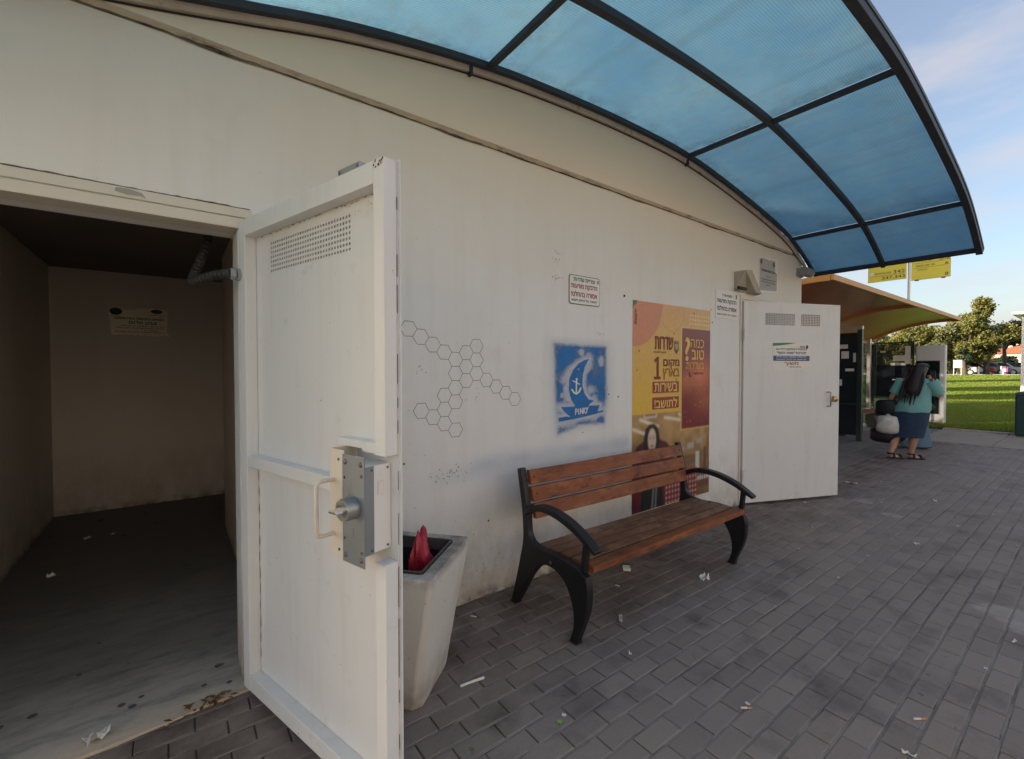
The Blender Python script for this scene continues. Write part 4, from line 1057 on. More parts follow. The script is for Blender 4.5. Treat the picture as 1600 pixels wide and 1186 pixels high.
# photograph of a council hall
ph = aa(rectd(3.2, 4.52, .2, 1.148))
n1 = vnoise((nz, nx), (26, 18), 8); n2_ = vnoise((nz, nx), (90, 60), 9)
hall = np.zeros_like(img) + np.array([.40, .245, .10]); hall *= (0.72 + .55 * n1)[..., None]
hall *= (0.45 + .55 * sstep(Z_, .45, .95))[..., None]
img = img * (1 - ph[..., None]) + hall * ph[..., None]
for a, b in (((3.25, 1.02), (3.45, .96)), ((3.35, 1.10), (3.62, 1.02)), ((3.72, 1.10), (3.98, 1.06)), ((3.95, 1.12), (4.0, 1.10))):
    lay((1 - sstep(seg_d(X_, Z_, a, b), .004, .026)) * .75, (.82, .76, .62))
lay(aa(np.abs(Z_ - .80 - .05 * np.sin(X_ * 3)) - .004) * ph * .6, (.2, .12, .05))
lay(aa(np.abs(Z_ - .88 + .1 * (X_ - 3.2)) - .004) * ph * .5, (.25, .15, .06))
for x0, z0, w, h, c in ((3.95, .74, .10, .05, (.35, .32, .28)), (4.10, .76, .12, .06, (.42, .40, .36)), (4.26, .80, .12, .05, (.38, .36, .33)), (4.0, .60, .35, .10, (.18, .10, .05)), (4.25, .50, .07, .22, (.60, .60, .58)),
                       (4.40, .45, .05, .30, (.09, .05, .03)), (4.36, .42, .14, .05, (.04, .03, .03)), (4.05, .34, .45, .10, (.14, .05, .04)), (4.46, .62, .03, .26, (.28, .04, .04))):
    lay(aa(rectd(x0, x0 + w, z0, z0 + h)) * ph * .85, c)
lay(aa(rectd(4.10, 4.50, .42, .46)) * ((X_ % .035) < .02), (.7, .68, .6))
# the maroon panel
lay(aa(rectd(3.978, 4.52, .955, 1.972)), (.72, .47, .16))
glow = np.exp(-((X_ - 4.34) / .22) ** 2 - ((Z_ - 1.50) / .16) ** 2) + .45 * np.exp(-((X_ - 4.05) / .12) ** 2 - ((Z_ - 1.42) / .10) ** 2) + .4 * np.exp(-((X_ - 4.45) / .2) ** 2 - ((Z_ - 1.22) / .12) ** 2)
mar = np.array([.185, .016, .020])[None, None] + np.clip(glow, 0, 1)[..., None] * np.array([.40, .15, .06])[None, None]
mk = aa(rectd(3.995, 4.52, .966, 1.962))[..., None]; img = img * (1 - mk) + mar * mk
for z0, z1 in ((1.322, 1.452), (1.172, 1.305)):
    lay(aa(rectd(3.515, 3.958, z0, z1)), (.74, .47, .14)); lay(aa(rectd(3.525, 3.948, z0 + .01, z1 - .01)), (.28, .035, .025))
# woman: hair, face, coat
lay(aa(poly_sd(X_, Z_, [(3.24, .20), (3.24, .78), (3.30, .86), (3.42, .91), (3.62, .91), (3.76, .86), (3.86, .76), (3.90, .20)])) * ph, (.105, .018, .022))
lay(aa(poly_sd(X_, Z_, [(3.415, .78), (3.40, .92), (3.43, 1.01), (3.49, 1.05), (3.56, 1.05), (3.62, 1.01), (3.645, .92), (3.635, .78), (3.585, .75), (3.46, .75)])), (.016, .011, .012))
lay(aa((np.hypot((X_ - 3.527) / .062, (Z_ - .90) / .11) - 1) * .07), (.70, .50, .40))
lay(aa((np.hypot((X_ - 3.527) / .032, (Z_ - .785) / .045) - 1) * .03), (.52, .33, .25))
for ex in (3.502, 3.553): lay(aa((np.hypot((X_ - ex) / .013, (Z_ - .917) / .006) - 1) * .008), (.03, .015, .015)); lay(aa(rectd(ex - .017, ex + .017, .934, .939)) * .8, (.06, .03, .025))
lay(aa(rectd(3.522, 3.533, .872, .906)) * .35, (.26, .13, .09)); lay(aa((np.hypot((X_ - 3.527) / .022, (Z_ - .848) / .007) - 1) * .008), (.30, .06, .06))
lay(aa(poly_sd(X_, Z_, [(3.36, .20), (3.38, .50), (3.45, .60), (3.60, .60), (3.68, .50), (3.72, .20)])) * ph, (.012, .012, .014))
lay(aa(np.minimum(seg_d(X_, Z_, (3.53, .26), (3.56, .52)), seg_d(X_, Z_, (3.58, .26), (3.60, .50))) - .010) * ph, (.22, .22, .23))
lay(aa(rectd(3.72, 4.28, .20, .56)) * ph, (.20, .018, .03))
gx_, gz_ = (X_ - 3.73) % .05 - .025, (Z_ - .2) % .05 - .025
lay(aa(np.hypot(gx_, gz_) - .011) * (rectd(3.73, 4.27, .21, .55) < 0), (.62, .55, .42))
lay(aa(rectd(3.238, 3.36, .2, .60)) * ph * .9, (.14, .02, .03))
lay(aa(rectd(3.40, 3.60, 1.105, 1.145)) * .85, (.62, .52, .50)); lay(aa(rectd(3.42, 3.58, 1.128, 1.142)), (.20, .03, .05))
for cx, cz in ((3.33, 1.72), (3.86, 1.90), (4.2, 2.12), (3.9, 1.46)): lay(aa(np.hypot(X_ - cx, Z_ - cz) - .010), (.14, .07, .03))
for _ in range(24):
    cx, cz = rng.uniform(4.05, 4.5), rng.uniform(1.0, 1.5); lay(aa(np.hypot(X_ - cx, Z_ - cz) - rng.uniform(.002, .006)) * .8, (.55, .42, .40))
lay(aa(poly_sd(X_, Z_, [(3.23, 2.17), (3.31, 2.17), (3.285, 2.135), (3.255, 2.12), (3.238, 2.09), (3.23, 2.09)])), (.04, .10, .07))
for _ in range(2):
    bl_ = (img + np.roll(img, 1, 0) + np.roll(img, -1, 0) + np.roll(img, 1, 1) + np.roll(img, -1, 1)) / 5; img = img * (1 - ph[..., None]) + bl_ * ph[..., None]
img *= (0.93 + .1 * n2_)[..., None]
ink = np.ones((nz, nx, 4)); ink[..., :3] = np.clip(img, 0, 1)
M_PRINT = emboss_attr_mat('poster_print', 0.32, False, .5)
g = MB(); g.box(PX - .002, PX + PWm + .002, WY - .0022, WY - .0006, PZ - .002, PZ + PHm + .002); g.build('vinyl_sheet', M_PAPER, pos)
def pos_place(u, v): return (PX + u, WY - .0034 - .0012 * math.sin(u * 7 + v * 3) * math.sin(v * 2.1), PZ + v)
grid_sheet('printed_face', PWm, PHm, nx, nz, pos_place, ink, M_PRINT, pos)
PF = lambda x, z: WF(x, z, .0060)
for txt, h, w, x, z, m, b in (('שדרות', .115, .285, 3.70, 1.745, M_MAROON, .02), ('מקום למחשבה', .028, .20, 3.63, 1.700, M_BROWNPRINT, .01), ('מקום', .085, .255, 3.82, 1.565, M_MAROON, .035),
                              ('בארץ', .105, .265, 3.815, 1.458, M_BROWNPRINT, .01), ('בשירות', .078, .36, 3.735, 1.348, M_YELPRINT, .035), ('לתושב!', .085, .36, 3.735, 1.196, M_YELPRINT, .035),
                              ('כמה', .085, .24, 4.265, 1.775, M_YELPRINT, .0), ('?', .22, .075, 4.09, 1.645, M_YELPRINT, .02), ('טוב', .095, .22, 4.275, 1.655, M_YELPRINT, .04), ('בשדרות', .062, .32, 4.225, 1.562, M_YELPRINT, .0),
                              ('ישיר לתושב', .022, .18, 4.29, 1.505, M_MAROON, .02)):
    letters(HEB(txt), h, PF(x, z), m, pos, width=w, bold=b)
plate_on_wall('numeral', [(3.548, 1.462), (3.648, 1.462), (3.648, 1.488), (3.620, 1.488), (3.620, 1.672), (3.592, 1.672), (3.548, 1.640), (3.560, 1.616), (3.585, 1.632), (3.585, 1.488), (3.548, 1.488)], .0052, .0058, M_MAROON, pos)
plate_on_wall('arrow_mark', [(4.12, 1.478), (4.165, 1.478), (4.15, 1.50), (4.13, 1.535), (4.118, 1.53)], .0052, .0058, M_MAROON, pos)
plate_on_wall('crest', [(3.865, 1.83), (3.865, 1.74), (3.90, 1.70), (3.935, 1.74), (3.935, 1.83)], .0052, .0058, mat('crest_dark', (.10, .10, .08)), pos)
plate_on_wall('crest_field', [(3.875, 1.80), (3.875, 1.765), (3.90, 1.735), (3.925, 1.765), (3.925, 1.80)], .0059, .0064, mat('crest_pale', (.40, .36, .22)), pos)
for k in range(3): plate_on_wall('crest_bar', [(3.874, 1.808 + k * .007), (3.926, 1.808 + k * .007), (3.926, 1.811 + k * .007), (3.874, 1.811 + k * .007)], .0059, .0064, mat('crest_pale', (.4, .36, .22)), pos)
v_, f_ = text_mb('fteam', .04, .14, .03, 'CENTER', .3)
g = MB(); g.add([(3.293 - float(y), WY - .006 - .00006 * l_, 2.02 + float(x)) for x, y, l_ in v_], f_); g.build('lettering', M_INK, pos, fix=False)

# ------------------------------------------------------------------ notice inside
BW = 6.6
n4 = thing('torn_notice', 'torn beige paper notice on the dark back wall of the left room', 'notice', (-.3, BW, 1.93))
def back_sheet(name, pts, t, m, d=.001): 
    g = MB(); g.prism(pts, lambda u, v, dd: (u, BW - dd, v), t, t + d); return g.build(name, m, n4)
r_ = random.Random(6)
bot = [(x, 1.935 + r_.uniform(-.008, .012) + (.03 if x > -.1 else 0) * 0) for x in np.linspace(-.06, -.54, 18)]
back_sheet('paper_sheet', [(-.562, 2.215), (-.33, 2.222), (-.32, 2.245), (-.18, 2.25), (-.05, 2.235), (-.045, 2.10), (-.055, 1.99), (-.03, 1.925)] + bot, .002, mat('beige_paper', (.90, .80, .60), .7, .08, 7))
for x, z, a, b in ((-.50, 2.195, .055, .04), (-.145, 2.215, .055, .025)):
    back_sheet('emblem', [(x + a * math.cos(k * .5236), z + b * math.sin(k * .5236)) for k in range(12)], .0032, M_INK, .0006)
BF = lambda x, z: (lambda u, v: Vector((x + u, BW - .0042, z + v)))
for txt, h, w, x, z in (('הנחיות התנהגות בעת אזעקה', .030, .43, -.30, 2.105), ('צבע אדום', .030, .24, -.27, 2.065), ('עם הישמע האזעקה יש להיכנס', .014, .38, -.27, 2.035), ('למרחב המוגן ולשהות בו עשר דקות', .014, .42, -.29, 2.012), ('בכבוד רב', .012, .12, -.2, 1.990), ('פיקוד העורף ועיריית שדרות', .014, .40, -.31, 1.965), ('פיקוד העורף', .012, .14, -.14, 2.165), ('צבא', .010, .08, -.5, 2.14)):
    letters(HEB(txt), h, BF(x, z), M_INK, n4, width=w, bold=.012)

# ------------------------------------------------------------------ bench
def wood_mat():
    g = G('bench_wood').objpos()
    oi = g.n.new('ShaderNodeObjectInfo')
    grain = g.noise(7, (0.5, 6, 6), 8, 0.65)
    c = g.mix(grain, (0.120, 0.028, 0.010), (0.37, 0.105, 0.032))
    c = g.mix(g.ramp(oi.outputs['Random'], 0, 1, 0, .35), c, (0.20, 0.08, 0.035))
    fine = g.ramp(g.noise(26, (0.35, 9, 9), 6, 0.7), .52, .68)
    c = g.mix(g.math('MULTIPLY', fine, .55), c, (0.055, 0.022, 0.012))
    worn = g.ramp(g.noise(5, (1, 2.5, 2.5), 9, .75, (3, 1, 4)), .52, .66)
    c = g.mix(g.math('MULTIPLY', worn, .6), c, (0.42, 0.17, 0.06))
    knots = g.ramp(g.noise(4.5, (1.2, 3, 3), 4, .6, (1, 7, 2)), .58, .68)
    c = g.mix(g.math('MULTIPLY', knots, .7), c, (0.05, 0.02, 0.012))
    blot = g.ramp(g.noise(3.2, (1, 2, 2), 9, .72, (6, 3, 8)), .50, .64)
    c = g.mix(g.math('MULTIPLY', blot, .62), c, (0.055, 0.018, 0.010))
    pale = g.ramp(g.noise(11, (.5, 3, 3), 8, .75, (2, 8, 1)), .62, .70)
    c = g.mix(g.math('MULTIPLY', pale, .75), c, (0.52, 0.27, 0.125))
    g.bump(g.math('ADD', grain, g.math('MULTIPLY', fine, -.5)), .35, .004)
    return g.done(c, g.ramp(g.noise(9), .3, .7, .42, .65), spec=.35)
def wood_seat_mat():
    g = G('bench_seat_wood').objpos()
    grain = g.noise(7, (0.5, 6, 6), 8, 0.65)
    c = g.mix(grain, (0.105, 0.045, 0.022), (0.26, 0.112, 0.052))
    worn = g.ramp(g.noise(4, (1, 2, 2), 9, .75, (3, 1, 4)), .50, .66)
    c = g.mix(g.math('MULTIPLY', worn, .75), c, (0.42, 0.235, 0.135))
    muck = g.ramp(g.noise(6, (1, 1.6, 1.6), 8, .7, (9, 1, 4)), .48, .62)
    c = g.mix(g.math('MULTIPLY', muck, .6), c, (0.045, 0.026, 0.018))
    fine = g.ramp(g.noise(26, (0.35, 9, 9), 6, 0.7), .52, .68)
    c = g.mix(g.math('MULTIPLY', fine, .5), c, (0.03, 0.015, 0.01))
    g.bump(g.math('ADD', grain, g.math('MULTIPLY', fine, -.5)), .4, .004)
    return g.done(c, g.ramp(g.noise(9), .3, .7, .34, .6), spec=.45)
M_WOOD, M_SEAT, M_FRONT = wood_mat(), wood_seat_mat(), wood_mat()
bench = thing('bench', 'wooden slat bench with black cast-iron side frames and curved armrests against the wall', 'bench', (2.7, 2.05, 0))
def arcpts(pts, n=5): return catmull(pts, n)
def side_frame(x):
    # outline in (Y, Z), clockwise
    back_out = arcpts([(2.405, 0.0), (2.352, .16), (2.300, .34), (2.272, .47), (2.285, .66), (2.335, .905)], 5)
    back_in = arcpts([(2.298, .912), (2.240, .68), (2.225, .55), (2.215, .50), (2.185, .465)], 4)
    seat_top = arcpts([(2.185, .465), (2.10, .445), (1.95, .452), (1.80, .437), (1.715, .405)], 4)
    front_out = arcpts([(1.715, .405), (1.700, .33), (1.715, .20), (1.775, .05), (1.788, 0.0)], 4)
    arch = arcpts([(1.845, 0.0), (1.812, .10), (1.822, .21), (1.885, .32), (1.985, .365), (2.085, .352), (2.175, .27), (2.262, .14), (2.350, 0.0)], 4)
    out = back_out + back_in[0:] + seat_top[1:] + front_out[1:] + arch
    g = MB(); g.prism(out, lambda u, v, d: (d, u, v), x - .024, x + .024)
    fr_ = g.build('side_frame', M_BENCHIRON, bench, bevel=.006, smooth=40)
    top = arcpts([(2.262, .640), (2.19, .690), (2.08, .718), (1.93, .705), (1.78, .655), (1.645, .575)], 5); low = arcpts([(1.652, .553), (1.70, .575), (1.80, .625), (1.94, .668), (2.08, .680), (2.18, .655), (2.255, .607)], 5)
    g = MB(); g.prism(top + low, lambda u, v, d: (d, u, v), x - .031, x + .031); g.build('armrest', M_BENCHIRON, bench, bevel=.008, smooth=40)
    g = MB(); g.prism([(1.715, .585), (1.745, .602), (1.765, .440), (1.733, .425)], lambda u, v, d: (d, u, v), x - .018, x + .018); g.build('armrest_strut', M_BENCHIRON, bench, bevel=.005)
    for y in (1.815, 2.378): 
        g = MB(); g.box(x - .027, x + .027, y - .034, y + .034, -.003, .005); g.build('foot_plate', mat('foot_plate_steel', (.05, .04, .035), .7, .4, 20, .2), bench, bevel=.003)
side_frame(1.815); side_frame(3.575)
X0b, X1b = 1.842, 3.548
def slat(pts_yz, m, name='slat'):
    g = MB(); g.loft([[(X0b + (X1b - X0b) * k / 6, y, z + .0015 * math.sin(k * 1.7 + y * 20)) for y, z in pts_yz] for k in range(7)])
    return g.build(name, m, bench, bevel=.005)
for k in range(3):
    z0 = .598 + k * .104
    yb = lambda z: 2.2175 + (z - .55) * .245
    h = .090
    slat([(yb(z0) - .034, z0), (yb(z0), z0 - .004), (yb(z0 + h), z0 + h - .004), (yb(z0 + h) - .034, z0 + h)], M_WOOD)
for k in range(5):
    y0 = 1.705 + k * .097
    zt = .462 - .012 * (k / 4.0) + (.002 if k in (1, 2) else 0)
    slat([(y0, zt - .038), (y0 + .078, zt - .038 - .001), (y0 + .078, zt), (y0, zt)], M_SEAT if k else M_FRONT)
for x in (2.3, 3.1):
    g = MB(); g.box(x, x + .04, 1.74, 2.18, .405, .4105); g.build('seat_bar', M_BENCHIRON, bench)
g = MB()
for x in (1.790, 3.60): 
    g = MB(); s_ = -1 if x < 2 else 1; g.cyl((x + s_ * 0, 2.0, .40), (x + s_ * .006, 2.0, .40), .009, 10); g.build('bolt', M_ZINC2, bench)
for k in range(3):
    for x in (1.875, 3.515):
        z0 = .598 + k * .104 + .047; y = 2.2175 + (z0 - .55) * .245 - .036
        g = MB(); g.cyl((x, y + .002, z0), (x, y - .002, z0), .006, 8); g.build('screw', M_SCREW, bench)

# ------------------------------------------------------------------ concrete litter bin with red bag
def bin_mat():
    g = G('bin_concrete')
    c = g.mix(g.noise(2.4, detail=6), (0.56, 0.53, 0.49), (0.66, 0.63, 0.58))
    c = g.mix(g.math('MULTIPLY', g.ramp(g.noise(5, (1, 1, .3), 8, .7), .5, .72), .5), c, (0.36, 0.31, 0.25))
    c = g.mix(g.math('MULTIPLY', g.math('MULTIPLY', g.ramp(g.sep.outputs['Z'], .22, .0), g.ramp(g.noise(9, detail=7), .35, .65)), .8), c, (0.25, 0.18, 0.12))
    c = g.mix(g.math('MULTIPLY', g.ramp(g.sep.outputs['Z'], .60, .655), g.ramp(g.noise(7, detail=8, rough=.7), .30, .62)), c, (0.20, 0.175, 0.15))
    c = g.mix(g.ramp(g.noise(22, detail=4, off=(2, 4, 6)), .70, .74, 0, .8), c, (0.15, 0.12, 0.10))
    g.bump(g.noise(60, detail=6), .3, .006)
    return g.done(c, .8, spec=.3)
BC = Vector((.885, 2.10, 0)); ba = R(41)
TB = lambda p: BC + Vector((p.x * math.cos(ba) - p.y * math.sin(ba), p.x * math.sin(ba) + p.y * math.cos(ba), p.z))
binT = thing('litter_bin', 'tapered white concrete litter bin half hidden behind the left open door', 'litter bin', tuple(BC))
def sq(h, z, c=.03): return [(h, -h + c, z), (h, h - c, z), (h - c, h, z), (-h + c, h, z), (-h, h - c, z), (-h, -h + c, z), (-h + c, -h, z), (h - c, -h, z)]
def rot_ring(h, z, c): 
    return sq(h, z, c)
g = MB(TB)
rings = [rot_ring(.172, 0.0, .035), rot_ring(.185, .03, .04), rot_ring(.222, .30, .03), rot_ring(.262, .56, .016), rot_ring(.272, .635, .012), rot_ring(.270, .652, .012), rot_ring(.205, .648, .012), rot_ring(.200, .60, .012), rot_ring(.165, .10, .012)]
g.loft(rings, True); g.build('body', bin_mat(), binT, bevel=.006, smooth=35)
g = MB(TB); g.loft([rot_ring(.200, .640, .012), rot_ring(.203, .6555, .012), rot_ring(.193, .6555, .012), rot_ring(.190, .60, .012)], False); g.build('steel_rim', mat('rim_steel', (.10, .095, .09), .6, .3, 14, .2, 60, .4, (.09, .05, .03), .5, .65), binT)
g = MB(TB); g.loft([rot_ring(.188, .60, .02), rot_ring(.165, .34, .03)], False); g.build('bin_liner', mat('black_liner', (.022, .022, .028), .3, .3, 6, .8, 30), binT)
g = MB(TB); 
r_ = random.Random(12); V_ = []
for i in range(9):
    for j in range(9): V_.append((-.16 + i * .04, -.16 + j * .04, .40 + r_.uniform(0, .06)))
g.add(V_, [(i * 9 + j, i * 9 + j + 1, (i + 1) * 9 + j + 1, (i + 1) * 9 + j) for i in range(8) for j in range(8)]); g.build('rubbish', mat('rubbish', (.035, .025, .022), .8, .8, 20, .6, 25), binT)
g = MB(TB); g.cyl((.235, .225, .652), (.235, .225, .660), .014, 12); g.build('bolt', M_SCREW, binT)
# red plastic bag sticking out of the bin
M_BAG = mat('red_plastic', (.45, .025, .05), .35, .3, 9, .9, 26)
r_ = random.Random(17); rings = []
prof = [(.42, .095, .07), (.52, .105, .075), (.585, .108, .07), (.625, .100, .060), (.66, .090, .050), (.685, .082, .040), (.71, .078, .030), (.735, .066, .022), (.75, .045, .012)]
for k, (z, a, b) in enumerate(prof):
    ring = []
    for q in range(34):
        th = q * 2 * math.pi / 34; w = 1 + .16 * math.sin(5 * th + k * .35) + .13 * math.sin(9 * th - k * .5) + r_.uniform(-.09, .09)
        ring.append((.02 + .74 * a * w * math.cos(th) + .012 * math.sin(k * 1.1), -.115 + .85 * b * w * math.sin(th) + .003 * k, z - .015 + (.035 * math.sin(2 * th + 1) + r_.uniform(-.01, .01)) * (k / 8.0)))
    rings.append(ring)
g = MB(TB); g.loft(rings, True)
tag(g.build('plastic_bag', M_BAG, None, org=tuple(TB(Vector((.05, -.08, .42)))), smooth=55), 'crumpled red plastic bag sticking out of the concrete litter bin', 'bag')

# ------------------------------------------------------------------ litter on the ground
def butt(x, y, a, label, L=.032, r=.0042, c=None, group='small cigarette ends on the paving'):
    t = thing('cigarette_butt', label, 'cigarette butt', (x, y, 0), group)
    d = Vector((math.cos(a), math.sin(a), 0)); p = Vector((x, y, r + .0012))
    g = MB(); g.cyl(p, p + d * L * .45, r, 8); g.build('filter', c or mat('filter_orange', (.52, .26, .10), .8, .2, 60), t)
    g = MB(); g.cyl(p + d * (L * .45 + .0003), p + d * L, r * .97, 8); g.build('paper_tube', mat('cig_paper', (.66, .64, .60), .8, .1, 60), t)
butt(2.095, .966, 2.5, 'orange-tipped cigarette end lying left of two near the picture bottom', .05, .0048)
butt(2.646, .472, 2.5, 'orange-tipped cigarette end near the bottom right corner of the paving', .055, .0048)
butt(1.496, 2.368, 2.2, 'pale cigarette end close to the wall between bin and bench', .035, .004, M_PAPER)
butt(2.53, 2.093, 1.9, 'pale cigarette end under the bench seat', .03, .004, M_PAPER)
def scrap(x, y, w, h, seed, label, m=None, curl=.012, group=None, cat='paper scrap', name='paper_scrap', z=.0015):
    r = random.Random(seed); n = 6; V = []
    a = r.uniform(0, 3.1)
    for i in range(n):
        for j in range(n):
            u, v = (i / (n - 1) - .5) * w * (1 + r.uniform(-.12, .12)), (j / (n - 1) - .5) * h * (1 + r.uniform(-.12, .12))
            V.append((x + u * math.cos(a) - v * math.sin(a), y + u * math.sin(a) + v * math.cos(a), z + abs(r.gauss(0, curl)) * (.3 + abs(u / w) + abs(v / h))))
    g = MB(); g.add(V, [(i * n + j, i * n + j + 1, (i + 1) * n + j + 1, (i + 1) * n + j) for i in range(n - 1) for j in range(n - 1)])
    return tag(g.build(name, m or M_PAPER, None, org=(x, y, 0), smooth=40), label, cat, group)
scrap(-.275, 2.515, .075, .055, 1, 'crumpled white tissue on the concrete threshold of the left room', curl=.02, z=.015, name='tissue', cat='tissue')
scrap(3.124, 1.795, .06, .05, 2, 'white folded paper scrap by the right front leg of the bench', curl=.018)
scrap(2.203, 1.811, .085, .022, 3, 'narrow white paper curl right of the front left bench leg', curl=.008)
scrap(1.335, 1.433, .022, .018, 5, 'tiny green wrapper on the paving in front of the bench', mat('green_wrapper', (.25, .42, .10), .5), .004, cat='wrapper', name='wrapper')
scrap(1.38, 1.452, .02, .014, 6, 'tiny white wrapper corner right beside the green wrapper', curl=.004, cat='wrapper', name='wrapper')
scrap(1.974, 1.556, .018, .016, 8, 'small white chewing-gum crumb in front of the left bench leg', curl=.006)
scrap(2.111, .993, .022, .016, 9, 'small white paper corner touching an orange cigarette end', curl=.004)
scrap(2.347, .468, .045, .012, 10, 'white curved paper strip at the bottom edge right of centre', curl=.008)
scrap(7.40, 2.129, .14, .05, 11, 'white paper strip beyond the bottom corner of the right door', curl=.01)
scrap(5.859, 2.135, .03, .025, 12, 'white speck of paper just below the right door', curl=.008)
scrap(5.269, 1.031, .045, .03, 13, 'white paper fragment in the middle of the open paving', curl=.01)
scrap(7.18, 1.24, .08, .03, 14, 'pair of pale paper bits on the far paving', curl=.008)
scrap(3.814, .313, .05, .012, 15, 'pale splinter of paper near the right picture edge', curl=.004)
small = [(4.307, 1.609), (5.928, .482), (3.35, .372), (9.317, .916), (8.356, .70), (3.945, 1.205), (10.40, 1.52), (8.06, 1.77), (4.6, 1.2), (6.6, 1.6), (7.8, 1.9), (5.0, 1.75), (9.0, 1.3), (6.2, .9), (7.0, .75)]
for k, (x, y) in enumerate(small):
    scrap(x, y, random.uniform(.010, .020), random.uniform(.007, .014), 40 + k, 'tiny pale paper speck trodden onto the open paving', curl=.004, group='tiny paper specks on the paving', name='paper_speck')
for k, (x, y) in enumerate([(-.643, 5.559), (-.464, 5.563), (-.745, 4.696)]):
    scrap(x, y, .05, .03, 80 + k, ['pale paper scrap on the dark room floor, leftmost of the pair at the back', 'smaller pale scrap on the dark room floor, right of the pair at the back', 'pale scrap on the dark room floor beside the left wall'][k], curl=.01, z=.019)
# rolled paper stick by the bin, crushed pack under the bench
st = thing('rolled_paper', 'rolled white paper stick lying on the paving beside the bin', 'paper roll', (1.159, 1.878, 0))
g = MB(); g.tube([(1.10, 1.885, .008), (1.14, 1.88, .009), (1.18, 1.876, .008), (1.225, 1.868, .008)], [.0065, .006, .0065, .007], 8); g.build('roll', M_PAPER, st, smooth=50)
pk = thing('cigarette_pack', 'crushed white and dark cigarette packet under the front of the bench seat', 'packet', (2.80, 2.25, 0))
TP = lambda p: Vector((2.80, 2.25, 0)) + Vector((p.x * .7 - p.y * .7, p.x * .7 + p.y * .7, p.z))
g = MB(TP); g.box(-.045, .02, -.028, .028, .002, .024); g.build('box', M_PAPER, pk, bevel=.003)
g = MB(TP); g.box(.0205, .045, -.029, .029, .001, .026); g.build('lid', M_INK, pk, bevel=.003)
# dead leaves at the threshold
r_ = random.Random(77)
lf = thing('dead_leaves', 'little heap of brown dead leaves at the threshold by the left door', 'leaves', (.10, 2.46, 0))
for k in range(34):
    x, y, a = .12 + r_.gauss(0, .055), 2.47 + r_.gauss(0, .022), r_.uniform(0, 6.3); L = r_.uniform(.012, .028)
    z = .018 + r_.uniform(0, .012); d = Vector((math.cos(a), math.sin(a), r_.uniform(-.2, .2))) * L; e = Vector((-math.sin(a), math.cos(a), r_.uniform(-.2, .2))) * L * .35
    p = Vector((x, y, z)); g = MB(); g.add([p - d, p - e + Vector((0, 0, .003)), p + d, p + e + Vector((0, 0, .003))], [(0, 1, 2), (0, 2, 3)]); g.build('leaf', mat('dead_leaf', (.14, .075, .03), .8, .5, 40), lf, fix=False)

# ------------------------------------------------------------------ bus shelter
bus = thing('bus_shelter', 'long bus shelter with brown curved roof, yellow fascia and dark green frames', 'bus shelter', (12.8, 3.5, 0))
M_ROOFB = mat('shelter_roof_under', (.58, .17, .11), .22, .22, 1.2, .08, 20, 0, (.46, .30, .24), .55, .75)
M_FASC = mat('yellow_fascia', (.60, .27, .05), .45, .12, 4)
M_GREENF = mat('green_frame', (.022, .038, .036), .4, .25, 6)
RX0, RX1, RYF, RYB = 8.0, 17.45, 2.6, 4.75
def rz(y):
    t = (y - RYF) / (RYB - RYF)
    return 2.955 + .05 * math.sin(t * 2.2) - .62 * t * t * .95 - .02 * t
rys = np.linspace(RYF, RYB, 13)
for k, (xa, xb) in enumerate(((RX0, 12.90), (12.95, RX1))):
    g = MB(); g.loft([[(xa, y, rz(y)) for y in rys] + [(xa, y, rz(y) + .03) for y in rys[::-1]], [(xb, y, rz(y)) for y in rys] + [(xb, y, rz(y) + .03) for y in rys[::-1]]])
    g.build('roof_panel', M_ROOFB, bus, smooth=35)
g = MB(); g.box(RX0 - .02, RX1 + .02, RYF - .045, RYF - .002, rz(RYF) - .045, rz(RYF) + .045); g.build('fascia', M_FASC, bus, bevel=.006)
for x in (RX0 - .012, 12.925, RX1 + .012):
    g = MB(); g.loft([[(x - .02, y, rz(y) - .05), (x + .02, y, rz(y) - .05), (x + .02, y, rz(y) + .04), (x - .02, y, rz(y) + .04)] for y in rys]); g.build('roof_rib', M_FASC, bus, smooth=35)
# posts and panels
def post(x, y, z1, s=.045): 
    g = MB(); g.box(x - s, x + s, y - s, y + s, 0, z1); return g.build('post', M_GREENF, bus, bevel=.006)
def glass(name, c, rough=.06, alpha=None):
    m, n, l, b = nt_new(name); b.inputs['Base Color'].default_value = (*c, 1); b.inputs['Roughness'].default_value = rough
    b.inputs['Specular IOR Level'].default_value = .8
    if alpha is not None: b.inputs['Alpha'].default_value = alpha
    return m
M_TINT = glass('tinted_glass', (.03, .045, .035), .05, .55)
M_DPANEL = mat('dark_panel', (.014, .020, .026), .18, .3, 3, .02, 9)
M_ALU = mat('aluminium', (.55, .54, .50), .35, .1, 8, metal=.6)
post(11.9, 3.30, 2.42); post(11.9, 4.25, 2.40); post(16.45, 4.25, 2.38); post(14.25, 4.25, 2.4); post(8.4, 4.25, 2.4)
g = MB(); g.box(11.885, 11.915, 3.348, 4.202, .12, 2.36); dv = g.build('divider_panel', M_DPANEL, bus)
g = MB(); g.box(11.87, 11.93, 3.347, 4.203, .78, .82); g.build('rail', M_GREENF, bus, bevel=.004)
g = MB(); g.box(11.86, 11.94, 3.25, 4.3, 2.43, 2.50); g.build('head_rail', M_ALU, bus, bevel=.004)
for y0, z0, w, h in ((3.52, 2.02, .16, .09), (3.50, 1.80, .14, .16), (3.40, 1.52, .16, .06), (3.62, 1.2, .1, .14), (3.37, 1.72, .05, .2)):
    g = MB(); g.box(11.8805, 11.8845, y0, y0 + w, z0, z0 + h); g.build('sticker', M_PAPER, bus)
